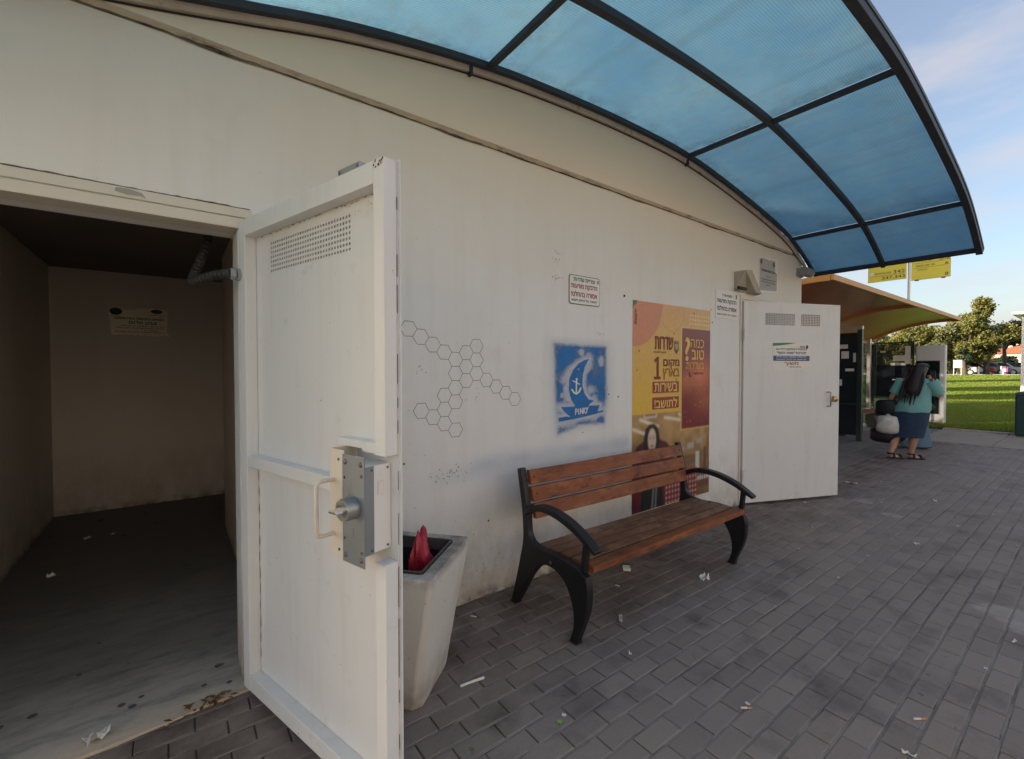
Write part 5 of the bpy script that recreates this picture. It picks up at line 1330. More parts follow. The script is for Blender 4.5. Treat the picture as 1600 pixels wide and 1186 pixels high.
for xa, xb in ((8.46, 11.84), (11.96, 14.19), (14.31, 16.39)):
    g = MB(); g.box(xa, xb, 4.235, 4.255, .55, 2.30); g.build('glass_pane', M_TINT, bus)
    g = MB(); g.box(xa, xb, 4.215, 4.275, 2.302, 2.36); g.build('rail', M_ALU, bus, bevel=.004)
    g = MB(); g.box(xa, xb, 4.215, 4.275, .49, .548); g.build('rail', M_GREENF, bus, bevel=.004)
g = MB(); g.box(15.70, 15.80, 4.12, 4.20, 0, 2.42); g.build('post', M_ALU, bus, bevel=.005)
# seat
for k in range(3):
    g = MB(); g.box(12.2, 15.4, 3.70 + k * .13, 3.82 + k * .13, .44, .47); g.build('seat_slat', M_WOOD, bus, bevel=.004)
for x in (12.6, 13.8, 15.1):
    g = MB(); g.box(x - .03, x + .03, 3.75, 4.05, 0, .438); g.build('seat_leg', M_GREENF, bus, bevel=.005)
g = MB(); g.box(13.2, 13.7, 3.74, 4.06, .15, .43); g.build('service_box', M_DPANEL, bus, bevel=.01)
# end panel with timetable glass
g = MB(); g.box(16.40, 16.44, 3.33, 4.19, .72, .76); g.box(16.40, 16.44, 3.33, 4.19, 2.30, 2.34); g.box(16.40, 16.44, 3.32, 3.36, .0, 2.34); g.box(16.40, 16.44, 4.16, 4.2, .765, 2.295); g.build('end_frame', M_GREENF, bus, bevel=.003)
g = MB(); g.box(16.415, 16.425, 3.362, 4.158, .765, 1.70); g.build('end_panel', M_DPANEL, bus)
g = MB(); g.box(16.415, 16.425, 3.362, 4.158, 1.705, 2.295); g.build('glass_pane', M_TINT, bus)
for y0, z0, w, h in ((3.40, 1.72, .12, .50), (3.52, 1.80, .26, .16), (3.50, 1.68, .34, .07), (3.95, 2.05, .12, .05), (3.56, 1.30, .14, .02), (3.70, 1.26, .09, .03), (3.80, 1.52, .18, .14)):
    g = MB(); g.box(16.4085, 16.4125, y0, y0 + w, z0, z0 + h); g.build('sticker', M_PAPER if z0 > 1.25 and h < .6 and not (y0 == 3.80) else M_DPANEL, bus)
# route flags on the roof edge
rs = thing('bus_stop_sign', 'two yellow route boards on a thin pole rising above the bus shelter roof', 'bus stop sign', (12.9, 2.72, 2.98))
g = MB(); g.cyl((12.9, 2.72, 2.99), (12.9, 2.72, 4.12), .024, 12); g.build('pole', M_ALU, rs, smooth=40)
M_YEL = mat('route_yellow', (.74, .66, .06), .45, .06, 4)
M_DGREY = mat('route_print', (.08, .09, .05), .5)
g = MB(); g.box(12.885, 12.915, 2.765, 3.45, 3.555, 4.06); g.build('route_board', M_YEL, rs, bevel=.004)
g = MB(); g.box(12.885, 12.915, 2.06, 2.685, 3.49, 4.0); g.build('route_board', M_YEL, rs, bevel=.004)
RF = lambda y, z: (lambda u, v: Vector((12.8835, y - u, z + v)))
for txt, h, w, y, z in (('342', .075, .20, 2.89, 3.70), ('347,343', .075, .40, 2.99, 3.585), ('8.2', .075, .16, 2.15, 3.86), ('6', .06, .05, 2.12, 3.75), ('8', .06, .05, 2.12, 3.53)):
    letters(txt, h, RF(y, z), M_DGREY, rs, width=w, bold=.01)
for txt, h, w, y, z in (('תחנה מרכזית שדרות', .04, .34, 3.2, 3.715), ('שדרות', .035, .22, 2.45, 3.87), ('באר שבע נתיבות', .035, .3, 2.45, 3.77), ('אשקלון', .035, .16, 2.5, 3.68)):
    letters(HEB(txt), h, RF(y, z), M_DGREY, rs, width=w, bold=.01)
for y0, y1, z in ((2.14, 2.62, 3.84), (2.14, 2.62, 3.74), (2.8, 3.4, 3.68)):
    g = MB(); g.box(12.8825, 12.8845, y0, y1, z, z + .006); g.build('ruled_line', M_DGREY, rs)
g = MB(); g.box(12.8825, 12.8845, 3.34, 3.42, 3.70, 3.78); g.build('bus_emblem', M_PAPER, rs, bevel=.001)
for y in (2.14, 2.56):
    g = MB(); g.box(12.876, 12.924, y, y + .06, 3.475, 3.50); g.build('clip', M_DGREY, rs)
# advertising totem at the far end
tt = thing('advert_panel', 'white free-standing advertising box with a dark screen at the end of the bus shelter', 'advertising panel', (16.95, 3.07, 0))
M_TW = mat('totem_white', (.74, .73, .70), .35, .05, 3, dirt=(.5, .46, .4), dlo=.6, dhi=.8)
g = MB(); g.box(16.87, 17.07, 2.76, 3.385, .02, 2.235); g.build('housing', M_TW, tt, bevel=.03, seg=3)
g = MB(); g.box(16.862, 16.8695, 2.875, 3.372, .33, 1.80); g.build('screen', mat('totem_screen', (.012, .022, .018), .08, .2, 3), tt)
g = MB(); g.box(16.858, 16.869, 2.862, 2.874, .315, 1.815); g.box(16.858, 16.869, 2.8745, 3.373, 1.8005, 1.815); g.build('screen_frame', M_ALU, tt)
g = MB(); g.box(16.8645, 16.8705, 2.79, 3.36, .145, .15); g.build('seam', M_DGREY, tt)
g = MB(); g.box(16.90, 17.04, 2.80, 3.36, -.02, .02); g.build('base', M_DGREY, tt)
# green bin at the right picture edge
gb = thing('street_bin', 'dark green metal street bin standing at the edge of the lawn', 'street bin', (15.85, 1.10, 0))
M_GB = mat('bin_green', (.018, .045, .045), .4, .2, 5, .05, 40)
g = MB(); g.box(15.60, 16.05, .86, 1.36, .03, .97); g.build('body', M_GB, gb, bevel=.03, seg=3)
g = MB(); g.loft([[(15.585, .845, .975), (16.065, .845, .975), (16.065, 1.375, .975), (15.585, 1.375, .975)], [(15.60, .86, 1.02), (16.05, .86, 1.02), (16.05, 1.36, 1.02), (15.60, 1.36, 1.02)], [(15.68, .94, 1.05), (15.97, .94, 1.05), (15.97, 1.28, 1.05), (15.68, 1.28, 1.05)]]); g.build('lid', M_GB, gb, bevel=.008)
g = MB(); g.box(15.592, 15.5995, .98, 1.15, .74, .88); g.build('sticker', mat('bin_sticker', (.55, .45, .05), .5), gb)
g = MB(); g.box(15.62, 16.03, .88, 1.34, 0, .03); g.build('base', M_DGREY, gb)
# white kiosk with overhanging roof behind
kk = thing('kiosk', 'white kiosk with a thin overhanging roof beyond the green bin', 'kiosk', (31.5, 1.2, .3))
g = MB(); g.box(30.1, 33.5, -1.5, 2.48, .25, 3.9); g.build('wall', M_TW, kk, bevel=.03)
g = MB(); g.loft([[(29.6, -2.2, 3.98), (34.0, -2.2, 3.98), (34.0, 2.74, 3.98), (29.6, 2.74, 3.98)], [(29.6, -2.2, 4.10), (34.0, -2.2, 4.10), (34.0, 2.74, 4.10), (29.6, 2.74, 4.10)]]); g.build('roof', M_TW, kk, bevel=.02)
g = MB(); g.box(30.06, 30.098, -.9, 1.2, 1.4, 3.0); g.build('shutter', M_ALU, kk)

# ------------------------------------------------------------------ people
def skin_body(name, joints, bones, m, parent, sub=2):
    """one continuous surface grown over a skeleton; joints: name -> (pos, (rx, ry))"""
    keys = list(joints); o3 = org_of(parent)
    me = bpy.data.meshes.new(name)
    me.from_pydata([tuple(Vector(joints[k][0]) - o3) for k in keys], [(keys.index(a), keys.index(b)) for a, b in bones], [])
    o = bpy.data.objects.new(name, me); col.objects.link(o); o.parent = parent; ORG[o.name] = o3
    sk = o.modifiers.new('skin', 'SKIN'); sk.use_smooth_shade = True
    for i, k in enumerate(keys):
        rr = joints[k][1]; rr = rr if isinstance(rr, tuple) else (rr, rr)
        me.skin_vertices[0].data[i].radius = rr
        me.skin_vertices[0].data[i].use_root = (i == 0)
    sb = o.modifiers.new('sub', 'SUBSURF'); sb.levels = sub; sb.render_levels = sub
    me.materials.append(m); return o
def ell(c, rx, ry, rot=0, n=20, wob=0, ph=0):
    out = []
    for k in range(n):
        t = 2 * math.pi * k / n; q = 1 + wob * math.sin(6 * t + ph)
        x, y = rx * q * math.cos(t), ry * q * math.sin(t)
        out.append((c[0] + x * math.cos(rot) - y * math.sin(rot), c[1] + x * math.sin(rot) + y * math.cos(rot), c[2]))
    return out
def frame_T(base, ang):
    ca, sa = math.cos(ang), math.sin(ang)
    return lambda p: Vector((base[0] + p[0] * ca - p[1] * sa, base[1] + p[0] * sa + p[1] * ca, base[2] + p[2]))
M_SKIN = mat('skin', (.48, .27, .19), .5, .06, 9)
M_HAIR = mat('black_hair', (.012, .009, .009), .38, .4, 30, .4, 80)
M_TEE = mat('turquoise_top', (.16, .38, .36), .8, .12, 5, .3, 25)
M_DENIM = mat('dark_denim', (.022, .042, .085), .85, .3, 14, .3, 60)
M_LDENIM = mat('light_denim', (.10, .17, .26), .85, .25, 6, .3, 40)
M_SHOE = mat('black_sandal', (.014, .013, .014), .55, .3, 20)
# local frame: +x = facing direction, +y = her left
w1 = thing('person', 'person in turquoise top and dark denim skirt seen from behind, holding bags', 'person', (10.22, 2.12, 0))
T1a = frame_T((10.22, 2.12, 0), R(-10))
def T1(p):
    q = T1a(p); s_ = .20 * (p[2] / 1.55) ** 1.0 - .06
    return q + Vector((.2, -.98, 0)) * (s_ - .02)
W = lambda x, y, z: T1((x, y, z))
J = {'pelvis': (W(0, 0, .84), (.17, .21)), 'waist': (W(0, 0, 1.02), (.15, .18)), 'chest': (W(.01, 0, 1.22), (.14, .19)), 'neck0': (W(.02, 0, 1.40), (.06, .07)), 'neck': (W(.035, 0, 1.46), (.052, .052)), 'head': (W(.055, 0, 1.535), (.082, .078)), 'crown': (W(.05, 0, 1.60), (.065, .06)),
     'hipL': (W(.0, .10, .76), (.12, .12)), 'kneeL': (W(-.06, .10, .46), (.070, .070)), 'calfL': (W(-.13, .10, .32), (.064, .064)), 'ankL': (W(-.20, .10, .10), (.036, .036)), 'heelL': (W(-.19, .10, .045), (.036, .034)), 'toeL': (W(-.06, -.0, .030), (.034, .022)),
     'hipR': (W(.03, -.10, .76), (.12, .12)), 'kneeR': (W(.05, -.09, .46), (.070, .070)), 'calfR': (W(.03, -.09, .31), (.066, .066)), 'ankR': (W(.05, -.09, .095), (.037, .037)), 'heelR': (W(.04, -.09, .045), (.036, .034)), 'toeR': (W(.16, -.20, .030), (.034, .022)),
     'shL': (W(.0, .20, 1.34), (.072, .072)), 'elL': (W(-.05, .29, 1.07), (.052, .052)), 'wrL': (W(.02, .33, .87), (.032, .032)), 'haL': (W(.04, .33, .80), (.034, .022)),
     'shR': (W(.0, -.20, 1.34), (.072, .072)), 'elR': (W(.12, -.30, 1.10), (.054, .054)), 'wrR': (W(.22, -.17, 1.30), (.034, .034)), 'haR': (W(.20, -.13, 1.38), (.034, .022))}
B = [('pelvis', 'waist'), ('waist', 'chest'), ('chest', 'neck0'), ('neck0', 'neck'), ('neck', 'head'), ('head', 'crown'), ('pelvis', 'hipL'), ('hipL', 'kneeL'), ('kneeL', 'calfL'), ('calfL', 'ankL'), ('ankL', 'heelL'), ('heelL', 'toeL'),
     ('pelvis', 'hipR'), ('hipR', 'kneeR'), ('kneeR', 'calfR'), ('calfR', 'ankR'), ('ankR', 'heelR'), ('heelR', 'toeR'), ('chest', 'shL'), ('shL', 'elL'), ('elL', 'wrL'), ('wrL', 'haL'), ('chest', 'shR'), ('shR', 'elR'), ('elR', 'wrR'), ('wrR', 'haR')]
skin_body('body', J, B, M_SKIN, w1)
def hand(parent, wrist, d, side, curl=.5, s=1.0):
    """five separate bent fingers growing from the palm end"""
    d = Vector(d).normalized(); a = Vector(side).normalized(); n = d.cross(a)
    for k, L in enumerate((.062, .070, .066, .052)):
        b = Vector(wrist) + d * .045 * s + a * (k - 1.5) * .019 * s
        pts = [b - d * .02, b + d * L * .45 * s + n * .004, b + d * L * (.75 - .2 * curl) * s + n * .022 * curl * s, b + d * L * (.85 - .5 * curl) * s + n * .05 * curl * s]
        g = MB(); g.tube(pts, [.010, .0095, .009, .006], 8); g.build('finger', M_SKIN, parent, smooth=80)
    b = Vector(wrist) + d * .0 - a * .028 * s
    g = MB(); g.tube([b, b - a * .02 + d * .03 + n * .008, b - a * .018 + d * .055 + n * .02], [.012, .0105, .007], 8); g.build('thumb', M_SKIN, parent, smooth=80)
hand(w1, J['haL'][0], Vector(J['haL'][0]) - Vector(J['wrL'][0]), Vector(W(1, 0, 0)) - Vector(W(0, 0, 0)), .9)
hand(w1, J['haR'][0], Vector(J['haR'][0]) - Vector(J['wrR'][0]), Vector(W(1, 0, 0)) - Vector(W(0, 0, 0)), .7)
g = MB(T1); rr_ = [(.80, .205, .235), (.88, .222, .258), (.97, .205, .240), (1.06, .185, .222), (1.16, .175, .228), (1.26, .155, .232), (1.34, .125, .215), (1.39, .085, .13), (1.415, .07, .082)]
g.loft([ell((.012 * i * .4 - .01, 0, z), a, b, 0, 24, .012, i * 1.3) for i, (z, a, b) in enumerate(rr_)], False); g.build('top', M_TEE, w1, smooth=70)
def sleeve(sh, el, f, r0, r1):
    s_, e = Vector(J[sh][0]), Vector(J[el][0]); g = MB(); g.tube([s_ + (s_ - e) * .12, s_, s_.lerp(e, f * .5), s_.lerp(e, f)], [r0 * .8, r0, (r0 + r1) / 2, r1], 16, False); g.build('sleeve', M_TEE, w1, smooth=70)
sleeve('shL', 'elL', .78, .098, .088); sleeve('shR', 'elR', .80, .098, .088)
g = MB(T1); rr_ = [(.39, .225, .235), (.45, .222, .238), (.58, .222, .245), (.70, .225, .252), (.80, .222, .25), (.88, .200, .235), (.90, .195, .23)]
g.loft([ell((-.005, 0, z), a, b, 0, 28, .014, i * .4) for i, (z, a, b) in enumerate(rr_)], False); g.build('skirt', M_DENIM, w1, smooth=70)
# hair: cap plus long locks down the back
g = MB(T1); rr_ = [(1.665, .03, .03, .04), (1.655, .07, .068, .035), (1.62, .103, .096, .025), (1.56, .116, .104, .012), (1.50, .112, .108, -.01), (1.42, .092, .118, -.055), (1.33, .075, .132, -.105), (1.24, .055, .118, -.150), (1.16, .035, .09, -.180), (1.12, .012, .05, -.185)]
g.loft([ell((c, 0, z), a, b, 0, 22, .05 if z < 1.5 else .015, i) for i, (z, a, b, c) in enumerate(rr_)]); hair = g.build('hair', M_HAIR, w1, smooth=60)
r_ = random.Random(5)
for k in range(22):
    y = -.13 + k * .0124; g = MB(T1); g.tube([(-.07, y * .7, 1.50), (-.13, y, 1.35), (-.185 + r_.uniform(-.01, .01), y * 1.05, 1.18), (-.215, y * 1.1 + r_.uniform(-.02, .02), 1.04 + r_.uniform(-.10, .08))], [.014, .017, .014, .003], 6); g.build('lock', M_HAIR, hair, smooth=60)
g = MB(T1); g.tube([(.03, -.112, 1.60), (.05, -.07, 1.645), (.055, 0, 1.66), (.05, .07, 1.645), (.03, .112, 1.60)], .012, 8); g.build('sunglasses', mat('shades', (.02, .015, .015), .15), w1, smooth=60)
# face
for y in (-.032, .032):
    g = MB(T1); g.tube([(.128, y, 1.545), (.136, y, 1.545)], [.011, .004], 10); g.build('eye', M_INK, w1, smooth=60)
g = MB(T1); g.tube([(.125, 0, 1.56), (.150, 0, 1.525), (.152, 0, 1.512), (.13, 0, 1.505)], [.008, .013, .014, .006], 8); g.build('nose', M_SKIN, w1, smooth=60)
g = MB(T1); g.tube([(.125, -.025, 1.478), (.136, 0, 1.476), (.125, .025, 1.478)], [.005, .009, .005], 8); g.build('mouth', mat('lips', (.36, .12, .10), .5), w1, smooth=60)
# sandals
for (ax, ay), (hx, hy), (tx_, ty_), nm in ((J['ankL'][0][:2], J['heelL'][0][:2], J['toeL'][0][:2], 'L'), (J['ankR'][0][:2], J['heelR'][0][:2], J['toeR'][0][:2], 'R')):
    h_, t_ = Vector((hx, hy, 0)), Vector((tx_, ty_, 0)); d = (t_ - h_).normalized(); n_ = Vector((-d.y, d.x, 0)); L = (t_ - h_).length
    out = []
    for q in range(20):
        t = 2 * math.pi * q / 20; u = L / 2 + (L / 2 + .055) * math.cos(t); w = (.050 + .010 * math.cos(t)) * math.sin(t); out.append((u, w))
    g = MB(); g.prism(out, lambda u, v, dd: h_ + d * u + n_ * v + Vector((0, 0, dd)), .0, .024); sd = g.build('sandal', M_SHOE, w1, bevel=.004)
    for u, z0 in ((L * .25, .062), (L * .88, .052)):
        g = MB(); pts = [h_ + d * u + n_ * (.045 * math.cos(a)) + Vector((0, 0, .015 + z0 * math.sin(a))) for a in np.linspace(0, math.pi, 9)]; g.tube(pts, .017, 6, flat=1.0); g.build('strap', M_SHOE, sd, smooth=60)
    an = Vector(J['ank' + nm][0]); g = MB(); g.tube([an + Vector((.045 * math.cos(a), .045 * math.sin(a), -.005)) for a in np.linspace(0, 2 * math.pi, 15)], .013, 6, False); g.build('strap', M_SHOE, sd, smooth=60)
# phone in the raised hand
hp = Vector(J['haR'][0]); g = MB(); d = Vector(W(.4, -.3, .9)) - Vector(W(0, 0, 0)); d.normalize()
g = MB(lambda p: hp + Vector((0, 0, .03)) + Vector((p.x, p.y, p.z))); g.box(-.006, .006, -.035, .035, -.02, .12)
tag(g.build('phone', M_INK, None, org=tuple(hp), bevel=.003), 'dark phone held up to the ear by the person in turquoise', 'phone')
# bags carried on the left
def blob(name, c, rx, ry, rz_, m, seed, label=None, cat=None, parent=None, rough=.12, n=20, mrows=13):
    r = random.Random(seed); rings = []
    for i in range(mrows):
        f = math.pi * (i + .35) / (mrows - .3); z = c[2] + rz_ * math.cos(f)
        rings.append([(c[0] + rx * math.sin(f) ** .5 * math.cos(2 * math.pi * k / n) * (1 + rough * math.sin(4 * 2 * math.pi * k / n + i) + r.uniform(-rough, rough) * .4),
                       c[1] + ry * math.sin(f) ** .5 * math.sin(2 * math.pi * k / n) * (1 + rough * math.cos(3 * 2 * math.pi * k / n + i * .7)), z) for k in range(n)])
    g = MB(); g.loft(rings); o = g.build(name, m, parent, org=None if parent else (c[0], c[1], c[2] - rz_), smooth=70)
    return tag(o, label, cat) if label else o
HL_ = Vector(J['haL'][0])
bg1 = thing('shoulder_bag', 'black shoulder bag hanging beside the person in turquoise, above the white bag', 'bag', (10.22, 2.42, .70))
blob('bag_body', (10.20, 2.40, .87), .13, .20, .15, mat('black_bag', (.013, .013, .015), .5, .3, 12, .3, 30), 3, parent=bg1, rough=.09)
g = MB(); sh = Vector(J['shL'][0]); g.tube([(10.20, 2.32, 1.0), tuple(sh.lerp(Vector((10.2, 2.36, 1.0)), .5)), tuple(sh + Vector((0, 0, .09))), tuple(sh.lerp(Vector((10.2, 2.36, 1.0)), .5) + Vector((.09, .0, 0))), (10.27, 2.36, 1.0)], .012, 6); g.build('strap', M_SHOE, bg1, smooth=60)
bg2 = thing('carrier_bag', 'bulging white plastic carrier bag hanging from the hand of the person in turquoise', 'bag', (10.15, 2.40, .40))
blob('bag_body', (10.08, 2.36, .585), .15, .19, .16, mat('white_plastic', (.62, .60, .55), .35, .12, 7, .6, 14), 4, parent=bg2, rough=.15)
g = MB(); g.tube([(10.08, 2.37, .72), (10.13, 2.40, .78), tuple(HL_ + Vector((0, 0, -.03)))], [.05, .02, .012], 8); g.build('handle', mat('white_plastic', (.6, .6, .6)), bg2, smooth=60)
bg3 = thing('travel_bag', 'low black travel bag below the white carrier bag beside the walking person', 'bag', (10.22, 2.50, .16))
blob('bag_body', (10.18, 2.42, .385), .16, .25, .135, mat('black_nylon', (.016, .014, .015), .45, .4, 9, .3, 30), 6, parent=bg3, rough=.08)
g = MB(); g.tube([(10.18, 2.30, .50), (10.16, 2.34, .66), tuple(HL_ + Vector((.01, 0, -.04))), (10.2, 2.46, .66), (10.2, 2.52, .49)], .011, 6); g.build('handle', M_SHOE, bg3, smooth=60)

# second person, mostly hidden behind the first
w2 = thing('person', 'person in long pale denim skirt walking half hidden behind the person in turquoise', 'person', (11.75, 2.38, 0))
T2 = frame_T((11.75, 2.38, 0), R(-40)); W = lambda x, y, z: T2((x, y, z))
J2 = {'pelvis': (W(0, 0, .84), (.14, .17)), 'waist': (W(0, 0, 1.0), (.12, .15)), 'chest': (W(.01, 0, 1.18), (.12, .16)), 'neck0': (W(.02, 0, 1.34), (.055, .06)), 'neck': (W(.03, 0, 1.40), (.05, .05)), 'head': (W(.05, 0, 1.47), (.078, .074)), 'crown': (W(.045, 0, 1.535), (.06, .056)),
      'hipL': (W(0, .09, .76), .10), 'kneeL': (W(-.02, .09, .46), .06), 'ankL': (W(-.08, .09, .09), .036), 'toeL': (W(.08, .10, .03), (.034, .022)), 'hipR': (W(0, -.09, .76), .10), 'kneeR': (W(.06, -.09, .46), .06), 'ankR': (W(.10, -.09, .09), .036), 'toeR': (W(.26, -.10, .03), (.034, .022)),
      'shL': (W(0, .17, 1.29), .062), 'elL': (W(.04, .25, 1.05), .045), 'wrL': (W(.20, .22, .98), .03), 'shR': (W(0, -.17, 1.29), .062), 'elR': (W(.02, -.23, 1.03), .045), 'wrR': (W(.10, -.20, .90), .03), 'haR': (W(.14, -.18, .88), (.03, .02))}
B2 = [('pelvis', 'waist'), ('waist', 'chest'), ('chest', 'neck0'), ('neck0', 'neck'), ('neck', 'head'), ('head', 'crown'), ('pelvis', 'hipL'), ('hipL', 'kneeL'), ('kneeL', 'ankL'), ('ankL', 'toeL'), ('pelvis', 'hipR'), ('hipR', 'kneeR'), ('kneeR', 'ankR'), ('ankR', 'toeR'), ('chest', 'shL'), ('shL', 'elL'), ('elL', 'wrL'), ('chest', 'shR'), ('shR', 'elR'), ('elR', 'wrR'), ('wrR', 'haR')]
skin_body('body', J2, B2, M_SKIN, w2)
hand(w2, J2['haR'][0], Vector(J2['haR'][0]) - Vector(J2['wrR'][0]), Vector((0, 0, 1)), .8); hand(w2, J2['wrL'][0], Vector(J2['wrL'][0]) - Vector(J2['elL'][0]), Vector((0, 0, 1)), .6)
g = MB(T2); rr_ = [(.82, .165, .19), (.95, .155, .178), (1.08, .145, .178), (1.2, .14, .19), (1.29, .11, .18), (1.34, .07, .10), (1.36, .06, .065)]
g.loft([ell((0, 0, z), a, b, 0, 22) for z, a, b in rr_], False); g.build('top', mat('dark_top', (.03, .03, .035), .8), w2, smooth=70)
for s in 'LR':
    a, b = Vector(J2['sh' + s][0]), Vector(J2['el' + s][0]); g = MB(); g.tube([a + (a - b) * .12, a, a.lerp(b, .85)], [.06, .078, .068], 14, False); g.build('sleeve', mat('dark_top', (.03, .03, .035)), w2, smooth=70)
g = MB(T2); rr_ = [(.045, .27, .22, .04), (.14, .26, .22, .04), (.36, .23, .21, .02), (.60, .20, .21, .01), (.78, .18, .20, 0), (.88, .155, .178, 0)]
g.loft([ell((c, 0, z), a, b, 0, 32, .05 * (1 - z), i * .3) for i, (z, a, b, c) in enumerate(rr_)], False); g.build('skirt', M_LDENIM, w2, smooth=70)
g = MB(T2); rr_ = [(1.60, .03, .03, .035), (1.585, .075, .07, .03), (1.53, .105, .096, .015), (1.46, .105, .10, -.005), (1.36, .075, .10, -.05), (1.25, .05, .10, -.10), (1.18, .02, .06, -.12)]
g.loft([ell((c, 0, z), a, b, 0, 20, .03, i) for i, (z, a, b, c) in enumerate(rr_)]); g.build('hair', M_HAIR, w2, smooth=60)
for p in ('toeR', 'toeL'):
    q = Vector(J2[p][0]); g = MB(); g.tube([q + (Vector(W(-1, 0, 0)) - Vector(W(0, 0, 0))) * .2 + Vector((0, 0, .012)), q + Vector((0, 0, .012))], [.04, .045], 10, flat=.5); g.build('shoe', M_SHOE, w2, smooth=60)
hb = Vector(J2['haR'][0])
bg4 = blob('handbag', (hb.x, hb.y, hb.z - .07), .06, .10, .075, M_SHOE, 8, 'small dark handbag held in front by the half-hidden person', 'bag', rough=.04)

# ------------------------------------------------------------------ trees
def leaf_mat(name, c0, c1, tr=(.16, .20, .03)):
    m, n, l, b = nt_new(name); ge = n.new('ShaderNodeNewGeometry'); rp = n.new('ShaderNodeValToRGB')
    rp.color_ramp.elements[0].color = (*c0, 1); rp.color_ramp.elements[1].color = (*c1, 1)
    l.new(ge.outputs['Random Per Island'], rp.inputs[0]); l.new(rp.outputs[0], b.inputs['Base Color']); b.inputs['Roughness'].default_value = .6; b.inputs['Specular IOR Level'].default_value = .25
    t = n.new('ShaderNodeBsdfTranslucent'); t.inputs[0].default_value = (*tr, 1); ms = n.new('ShaderNodeMixShader'); ms.inputs[0].default_value = .25
    l.new(b.outputs[0], ms.inputs[1]); l.new(t.outputs[0], ms.inputs[2]); l.new(ms.outputs[0], n['Material Output'].inputs[0]); return m
ML1 = leaf_mat('olive_leaf', (.105, .115, .032), (.235, .225, .07), (.26, .27, .05)); ML2 = leaf_mat('dark_leaf', (.026, .046, .024), (.065, .095, .048), (.05, .08, .03)); ML3 = leaf_mat('grey_leaf', (.11, .125, .055), (.22, .22, .10), (.24, .25, .08))
M_BARK = mat('bark', (.10, .075, .055), .9, .35, 8, .8, 25)
def leaves(name, lumps, n, size, m, parent, seed):
    r = np.random.default_rng(seed); L = np.array(lumps, float); vol = L[:, 3] * L[:, 4] * L[:, 5]; pick = r.choice(len(L), n, p=(vol ** .7) / (vol ** .7).sum())
    # small twig clumps give an uneven outline
    clump = r.normal(size=(len(L), 40, 3)); clump /= np.linalg.norm(clump, axis=2, keepdims=True); clump *= r.uniform(.45, 1.0, (len(L), 40, 1))
    k = r.integers(0, 40, n); p = clump[pick, k] + r.normal(size=(n, 3)) * .17
    c = L[pick, :3] + p * L[pick, 3:6]
    a = r.normal(size=(n, 3)); a /= np.linalg.norm(a, axis=1, keepdims=True); b = np.cross(a, r.normal(size=(n, 3))); b /= np.linalg.norm(b, axis=1, keepdims=True)
    s = size * r.uniform(.6, 1.3, (n, 1)); V = np.stack([c - a * s, c - b * s * .5, c + a * s, c + b * s * .5], 1) - np.array(org_of(parent))
    me = bpy.data.meshes.new(name); me.from_pydata(V.reshape(-1, 3).tolist(), [], np.arange(n * 4).reshape(-1, 4).tolist()); me.materials.append(m)
    o = bpy.data.objects.new(name, me); col.objects.link(o); o.parent = parent; ORG[o.name] = org_of(parent); return o
def tree(label, base, trunk, limbs, lumps, n, size, m, seed, group='trees beyond the lawn', name='tree'):
    t = thing(name, label, 'tree', base, group)
    b = Vector(base); g = MB(); g.tube([b + Vector(p[:3]) for p in trunk], [p[3] for p in trunk], 10); tr = g.build('trunk', M_BARK, t, smooth=60)
    for pts in limbs:
        g = MB(); g.tube([b + Vector(p[:3]) for p in pts], [p[3] for p in pts], 7); g.build('limb', M_BARK, tr, smooth=60)
    leaves('crown', [(base[0] + x, base[1] + y, base[2] + z, a, c, d) for x, y, z, a, c, d in lumps], n, size, m, t, seed); return t
def vd(d, k): return (d * (.6 + .8 * k), d * (.8 - .6 * k))   # depth, sideways ratio -> ground point
def auto_tree(label, d, px, z0, ztop, halfw, n, m, seed, nl=7, low=.25, size=.22, lean=0.0, group='trees beyond the lawn'):
    k = (px - 800) / 705.; x, y = vd(d, k); r = random.Random(seed); H = ztop - z0
    # sideways unit vector on the ground as seen from the square: (0.8, -0.6)
    lumps, limbs = [], []
    for i in range(nl):
        f = low + (1 - low) * (i + .5) / nl; u = r.uniform(-1, 1) * halfw * (1 - .55 * abs(f - .5)) * .75 + lean * f * halfw; w = r.uniform(-.7, .7) * halfw
        rr = halfw * r.uniform(.33, .52); lz = min(H * f, H - rr * .85)
        px_, py_ = .8 * u + .6 * w, -.6 * u + .8 * w
        lumps.append((px_, py_, lz, rr, rr, rr * r.uniform(.75, 1.0)))
        limbs.append([(0, 0, H * low * .8, .13), (px_ * .5, py_ * .5, (H * low * .8 + lz) / 2 + .2, .08), (px_, py_, lz, .03)])
    tree(label, (x, y, z0), [(0, 0, -.2, .30), (.05, 0, H * .15, .22), (.1, .1, H * .5, .14), (.15, .1, H * .8, .05)], limbs, lumps, int(n * 1.9), size * .72, m, seed, group)
Z0 = lawn_z(66)
auto_tree('tall olive-green tree with two-lobed crown in the middle beyond the lawn', 47.5, 1541, Z0, 9.2, 2.1, 6500, ML1, 1, 9, .22, .20)
auto_tree('dark spreading tree leaning right beside the tallest tree', 49.5, 1570, Z0, 6.8, 2.1, 4500, ML2, 2, 7, .62, .20, .4)
auto_tree('olive tree with rounded crown directly left of the tallest tree', 48, 1506, Z0, 7.2, 2.0, 5500, ML1, 3, 8, .15, .20)
auto_tree('broad pale tree standing behind the white advertising box', 50, 1462, Z0, 6.6, 2.6, 5500, ML3, 4, 8, .15, .22)
auto_tree('low pale tree left of the advertising box under the bus shelter roof', 52, 1415, Z0, 6.4, 3.0, 5500, ML1, 5, 8, .15, .24)
auto_tree('tree seen through the bus shelter glass, leftmost of the far row', 54, 1365, Z0, 6.0, 3.0, 4000, ML3, 6, 8, .15, .26)
